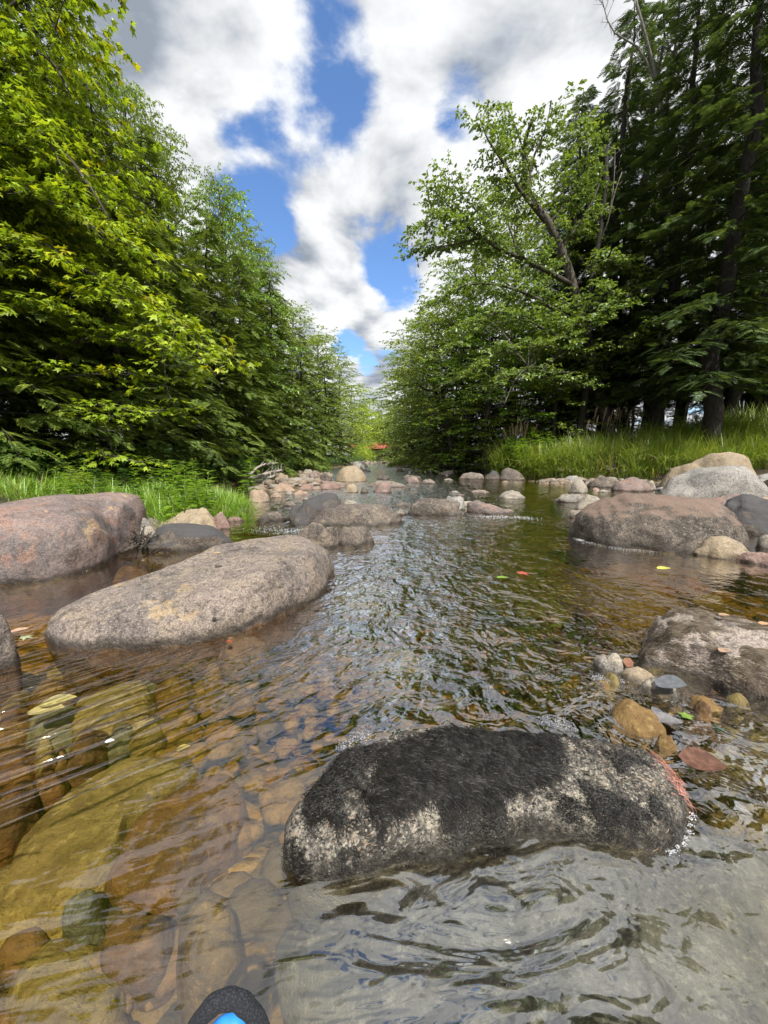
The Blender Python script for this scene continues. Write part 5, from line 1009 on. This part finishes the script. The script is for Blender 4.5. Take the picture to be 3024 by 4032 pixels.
# ------------------------------------------------------------------ moss, needles, leaves on the near rocks
dg = None
def surf_z(ob, pts):
    from mathutils.bvhtree import BVHTree
    me = ob.data; V = [v.co+ob.location for v in me.vertices]; T = [tuple(p.vertices) for p in me.polygons]; b = BVHTree.FromPolygons(V, T); r = []
    for x, y in pts:
        h = b.ray_cast(Vector((x, y, 3)), Vector((0, 0, -1))); r.append((h[0], h[1]) if h[0] is not None else None)
    return r
mossm = plain('black_moss', (.020, .018, .015), .55, c2=(.008, .007, .006)); mossb = plain('brown_moss', (.15, .115, .08), .7, c2=(.09, .068, .045)); need = plain('dry_needles', (.42, .30, .2), .7, c2=(.3, .14, .08)); redn = plain('red_rootlets', (.30, .085, .06), .6, c2=(.40, .2, .15))
def strands(ob, k, poly, zz, n_, L, w, lift, mat, name, seed, dirv, spread=.5, parent=True, curl=.35, edge=.0):
    rs = np.random.default_rng(seed); P = [px(*cv(k, x, y), zz)[:2] for x, y in poly]; C = scatter(P, n_, rs)+rs.normal(0, .011, (n_, 2))
    if edge: m = fbm2(C[:, 0]*14, C[:, 1]*14, seed, 4) > edge; C = C[m]
    H = surf_z(ob, C); VV = []; QQ = []; o_ = 0; tt = np.linspace(0, 1, 5)
    for h in H:
        if h is None or h[0].z < -.02: continue
        p = np.array(h[0]); nn_ = np.array(h[1]); a = math.atan2(dirv[1], dirv[0])+rs.normal(0, spread); d = np.array([math.cos(a), math.sin(a), 0]); d -= nn_*(d@nn_); d /= np.linalg.norm(d)+1e-9; l = L*rs.uniform(.5, 1.2); sd_ = np.cross(nn_, d)
        Cc = p+d*(tt*l)[:, None]+nn_*(lift*l*np.sin(tt*PI*.9)+.0015)[:, None]+sd_*((tt**2)*rs.normal()*curl*l)[:, None]; ww = w*(1-tt*.75)*.5
        VV.append(np.stack([Cc-sd_*ww[:, None]+nn_*0, Cc+sd_*ww[:, None]+nn_*(w*.35)], 1).reshape(-1, 3)); QQ.append(np.array([[2*i, 2*i+1, 2*i+3, 2*i+2] for i in range(4)])+o_); o_ += 10
    loc = np.array(ob.location); V = np.concatenate(VV)-loc; o = obj(name, mesh_np(name, V, np.concatenate(QQ), None, mat), ob); return o
strands(Mr, '6', [(370, 330), (400, 250), (420, 190), (620, 135), (800, 120), (950, 150), (985, 200), (960, 290), (860, 300), (760, 325), (620, 345), (560, 330), (440, 385), (380, 380)], .10, 17000, .022, .0015, .16, mossm, 'moss', 3, (.35, -.9), .4)
strands(Mr, '6', [(90, 470), (180, 320), (290, 210), (400, 200), (390, 400), (230, 450), (180, 620)], .08, 12000, .014, .0016, .3, mossm, 'moss', 4, (.3, -.9), 1.2, edge=-.2)
strands(Mr, '6', [(960, 180), (1250, 190), (1380, 300), (1300, 360), (1100, 380), (980, 330)], .1, 9000, .012, .0016, .3, mossm, 'moss', 5, (.3, -.9), 1.2, edge=-.02)
strands(Mr, '6', [(170, 610), (360, 640), (560, 550), (900, 490), (1300, 540), (1380, 480), (900, 420), (560, 480), (300, 560)], .02, 14000, .010, .0016, .3, mossm, 'moss', 6, (.3, -.9), 1.3, edge=.2)
strands(Mr, '6', [(90, 480), (280, 200), (950, 130), (1300, 190), (1400, 400), (1300, 540), (700, 520), (200, 640)], .06, 5000, .009, .0015, .3, mossm, 'moss', 12, (.3, -.9), 1.3)
strands(Mr, '6', [(200, 400), (400, 190), (950, 130), (1300, 200), (1380, 420), (600, 500), (250, 560)], .1, 420, .012, .0012, .1, need, 'needles', 7, (1, 0), 2.0)
strands(Mr, '6', [(1262, 185), (1330, 200), (1400, 260), (1408, 350), (1370, 330), (1300, 250)], .06, 170, .022, .0016, .25, redn, 'rootlets', 8, (.6, -.6), .6)
strands(S1, '4', [(860, 520), (960, 400), (1150, 290), (1500, 310), (1700, 420), (1700, 720), (1500, 700), (1250, 590), (1000, 500)], .1, 14000, .034, .0018, .15, mossb, 'moss', 9, (.75, -.75), .35, edge=.02)
# fallen leaves
def leaf_obj(label, p, L, az, col, kind='oval', tilt=(0, 0), curl=.15, c2=None):
    rs = np.random.default_rng(abs(hash(label)) % 99999 if 0 else int(abs(p[0]*1000+p[1]*77)) % 9999)
    if kind == 'oval':
        t = np.linspace(0, 1, 9); w = .30*np.sin(t**.8*PI)**.8; w[-1] = 0
        rows = [np.stack([t-.5, s*w, -.05*abs(s)*0+.10*abs(s)*np.sin(t*PI)+curl*(t-.5)**2], 1) for s in (-1, -.5, 0, .5, 1)]
        V = np.concatenate(rows); Q = [[r*9+i, r*9+i+1, (r+1)*9+i+1, (r+1)*9+i] for r in range(4) for i in range(8)]
    else: V = np.array(MAPLE[0])-[.3, 0, 0]; Q = MAPLE[1]
    V = V*L; V[:, 2] += V[:, 0]*tilt[0]+V[:, 1]*tilt[1]; n_ = len(V); V2 = V-[0, 0, .0012]; Q = np.array(Q); c, s = math.cos(az), math.sin(az); V = np.concatenate([V, V2]); V = np.stack([V[:, 0]*c-V[:, 1]*s, V[:, 0]*s+V[:, 1]*c, V[:, 2]], 1)
    m = plain('fallen_leaf', col, .8, c2=c2 or tuple(k*.7 for k in col), bscale=60, trans=.2); tag(obj('fallen_leaf', mesh_np('fallen_leaf', V, np.concatenate([Q, Q[:, ::-1]+n_]), None, m), None, p), label, 'leaf')
lp = lambda k, x, y, z: px(*cv(k, x, y), z)
leaf_obj('yellow leaf floating in front of the domed boulder', lp('3', 1055, 945, .016), .11, .2, (.62, .6, .12)); leaf_obj('red leaf floating on the right side of the current', lp('3', 225, 965, .018), .11, .1, (.6, .13, .09), 'maple'); leaf_obj('small green leaf floating beside the red one', lp('3', 115, 998, .016), .08, -.1, (.22, .35, .05))
leaf_obj('ribbed brown leaf stuck at the right end of the black-mossed rock', lp('4', 1275, 1185, .03), .10, -.45, (.10, .045, .028), tilt=(.05, .3), c2=(.19, .09, .06)); leaf_obj('brown leaf caught between the cream cobble and the streaked slab', lp('4', 848, 605, .05), .055, .8, (.27, .13, .08), tilt=(.2, .3))
leaf_obj('grey leaf leaning on the cream-topped cobble', lp('4', 1090, 728, .05), .09, -.9, (.2, .215, .235), tilt=(.3, .5)); leaf_obj('grey-blue leaf floating above the amber cobbles', lp('4', 1012, 890, .012), .05, 1.4, (.2, .205, .24)); leaf_obj('pale grey leaf between the rosy and the rust-brown cobble', lp('4', 1065, 940, .012), .09, -.3, (.24, .235, .24))
leaf_obj('green lobed leaf by the amber egg-shaped cobble', lp('4', 1185, 912, .01), .05, 1.1, (.22, .36, .06), 'maple'); leaf_obj('dark green leaf sunk at the right in the pool', lp('4', 1375, 990, -.01), .06, .3, (.04, .13, .02)); leaf_obj('small orange leaf lying on the streaked slab near the right edge', lp('4', 1640, 380, .14), .05, .1, (.6, .32, .18)); leaf_obj('tan leaf lying on the streaked slab among moss', lp('4', 1405, 535, .12), .05, .4, (.5, .34, .24)); leaf_obj('tan leaf on the upper face of the streaked slab', lp('4', 1405, 328, .15), .045, 0, (.5, .34, .22))
leaf_obj('pale yellow leaf, upper one of the overlapping pair in the left bay', lp('5', 345, 700, -.03), .105, .5, (.75, .66, .28)); leaf_obj('pale yellow leaf, lower one of the overlapping pair in the left bay', lp('5', 275, 750, -.035), .105, .25, (.8, .7, .32)); leaf_obj('pale leaf resting on top of the long boulder', lp('1', 1090, 612, .30), .05, 0, (.5, .38, .22))
leaf_obj('white petal floating over the smooth grey-green stone', lp('5', 652, 932, .006), .024, .3, (.85, .85, .85)); leaf_obj('small yellow leaf under the ripples left of centre', lp('5', 1090, 975, -.02), .04, .3, (.65, .5, .15)); leaf_obj('pinkish leaf caught in the debris at the left tip of the long boulder', lp('1', 95, 1000, .03), .07, .7, (.58, .38, .28)); leaf_obj('pale green leaf caught in the debris at the left tip of the long boulder', lp('1', 125, 1030, .02), .06, 0, (.45, .5, .3), 'maple'); leaf_obj('dark brown leaf plastered on the front of the long boulder', lp('1', 1075, 935, .10), .03, .5, (.08, .05, .05), 'maple'); leaf_obj('small dark brown leaf at the waterline of the long boulder', lp('1', 968, 1000, .035), .028, .2, (.10, .05, .04), 'maple')
leaf_obj('rust-red leaf on the wet ledge beside the long boulder', lp('1', 1150, 1050, .02), .035, .6, (.4, .1, .04), 'maple')
sb('1', 1090, 1020, 1330, 1110, 'brownwet', 'rosy wet ledge stone just breaking the surface by the long boulder', -.12, .122, group=G_sub, cuts=3)
# ------------------------------------------------------------------ blue bag at the bottom edge
n = N('knit'); P = n.pos(); v1 = n.math('SINE', n.math('MULTIPLY', n.n('SeparateXYZ', None, Vector=P).outputs[0], 2600)); v2 = n.math('SINE', n.math('MULTIPLY', n.n('SeparateXYZ', None, Vector=P).outputs[2], 2600))
kn = n.surf(n.n('BsdfPrincipled', None, Base_Color=n.mix(n.ramp(n.vor(P, 420), .1, .6), (.035, .04, .05), (.012, .014, .02)), Roughness=.9, Normal=n.bump(n.math('MULTIPLY', n.vor(P, 420), -.0016), 1, 1)))
blu = plain('blue_fabric', (.02, .25, .85), .6, c2=(.015, .2, .7), bscale=60)
def pr_(u, v, t): r = ray(u, v); return np.array([0, 0, HC])+r*t
bag = root('bag', 'bright blue bag with a black knitted loop handle at the bottom edge', 'bag', pr_(232, 1075, .37)); bl = np.array(bag.location)
arc = smooth_path([pr_(176, 1070, .37), pr_(194, 1030, .36), pr_(212, 1006, .355), pr_(232, 999, .355), pr_(248, 1008, .357), pr_(262, 1030, .362), pr_(276, 1070, .37)], 40)-bl
a = Acc(); a.tube(arc, 0.0078+.0004*np.sin(np.arange(40)*1.1), 18); obj('loop_handle', a.mesh('loop_handle', kn, True), bag)
V, T = ico(4); P_ = V*[.030, .022, .060]*(1+.03*vnoise(V*3, 3))[:, None]; e1 = pr_(233, 1066, .385)-bl; obj('body', mesh_np('body', P_+e1, None, T, blu, True), bag)
# ------------------------------------------------------------------ sky and sun
sun_dir = Vector((.22, -.66, .95)).normalized()
sd = bpy.data.lights.new('sun', 'SUN'); sd.energy = 3.6; sd.angle = math.radians(.6); sd.color = (1, .95, .86)
so = bpy.data.objects.new('sun', sd); COL.objects.link(so); so.rotation_euler = sun_dir.to_track_quat('Z', 'Y').to_euler()
n = N('World', True); sc.world = n.m
D = n.n('TexCoord').outputs['Generated']
sky = n.t.nodes.new('ShaderNodeTexSky'); sky.sky_type = 'NISHITA'; sky.sun_disc = False
sky.sun_elevation = math.asin(sun_dir.z); sky.sun_rotation = math.atan2(sun_dir.x, sun_dir.y); sky.air_density = 1.0; sky.dust_density = .3; sky.ozone_density = 2.2
sxyz = n.n('SeparateXYZ', None, Vector=D); dz = n.math('MAXIMUM', n.math('ADD', sxyz.outputs[2], .24), .05)
Pc = n.n('CombineXYZ', None, X=n.math('DIVIDE', sxyz.outputs[0], dz), Y=n.math('DIVIDE', sxyz.outputs[1], dz), Z=0.).outputs[0]
Pc = n.vmath('ADD', Pc, (3.1, 1.7, 0))
warp = n.n('TexNoise', None, Vector=Pc, Scale=1.1, Detail=2., Roughness=.5).outputs['Color']
Pw = n.vmath('ADD', Pc, n.vmath('SCALE', n.vmath('SUBTRACT', warp, (.5, .5, .5)), .35))
base = n.noise(Pw, 1.7, 9, .56)
off = n.noise(n.vmath('ADD', Pw, (.10, .03, 0)), 1.7, 6, .54)
gaps = None
for (gx, gy, gr, gs) in [(328, 78, .09, .25), (318, 30, .08, .28), (352, 108, .07, .26), (262, 82, .07, .24), (296, 4, .07, .2), (452, 122, .055, .30), (262, 222, .06, .34), (398, 272, .075, .60), (372, 262, .045, .2), (346, 347, .035, .34), (392, 350, .04, .26), (368, 364, .03, .26), (375, 400, .02, .2), (290, 266, .04, .2), (205, 8, .05, .18), (420, 108, .03, .14)]:
    r = ray(gx, gy); r = r/np.linalg.norm(r)
    d = n.math('LENGTH' if 0 else 'MULTIPLY', n.math('SUBTRACT', 1.0, n.vmath('DOT_PRODUCT', D, tuple(r))), 2/(gr*gr))
    g = n.math('MULTIPLY', n.math('EXPONENT', n.math('MULTIPLY', d, -.5)), gs)
    gaps = g if gaps is None else n.math('MAXIMUM', gaps, g)
gaps = n.math('MULTIPLY', gaps, n.math('ADD', .30, n.math('MULTIPLY', n.noise(Pw, 3.2, 4, .55), .75)))
den = n.math('SUBTRACT', n.math('ADD', base, .105), gaps)
cov = n.ramp(den, .40, .49)
shade = n.math('SUBTRACT', base, off)                 # side away from the sun
thick = n.ramp(n.noise(Pw, 2.1, 5, .5), 0.42, .66)
br = n.math('ADD', n.math('SUBTRACT', 1.02, n.math('MULTIPLY', thick, .31)), n.math('MULTIPLY', shade, 3.0))
br = n.math('ADD', br, n.math('MULTIPLY', n.math('SUBTRACT', n.noise(Pw, 6.5, 6, .6), .5), .30))
br = n.math('MINIMUM', n.math('MAXIMUM', br, .45), 1.05)
cc = n.mix(n.ramp(br, .4, .9), (.74, .84, 1.0), (.98, 1.0, 1.02))
ccol = n.mix(1., cc, n.n('CombineColor', None, Red=br, Green=br, Blue=br).outputs[0], 'MULTIPLY')
skc = n.mix(1., sky.outputs[0], (.82, 1.0, 1.2), 'MULTIPLY')
b1 = n.n('Background', None, Color=skc, Strength=.115); b2 = n.n('Background', None, Color=ccol, Strength=.575)
n.surf(n.n('MixShader', None, i0=cov, i1=b1.outputs[0], i2=b2.outputs[0]))
vs = sc.view_settings; vs.view_transform = 'Standard'; vs.look = 'None'; vs.exposure = .80; vs.gamma = 1
sc.cycles.use_denoising = True; sc.cycles.denoiser = 'OPENIMAGEDENOISE'
sc.cycles.max_bounces = 7; sc.cycles.transparent_max_bounces = 12; sc.cycles.diffuse_bounces = 3; sc.cycles.glossy_bounces = 3; sc.cycles.transmission_bounces = 3
sc.cycles.caustics_reflective = False; sc.cycles.caustics_refractive = False; sc.cycles.sample_clamp_indirect = 4
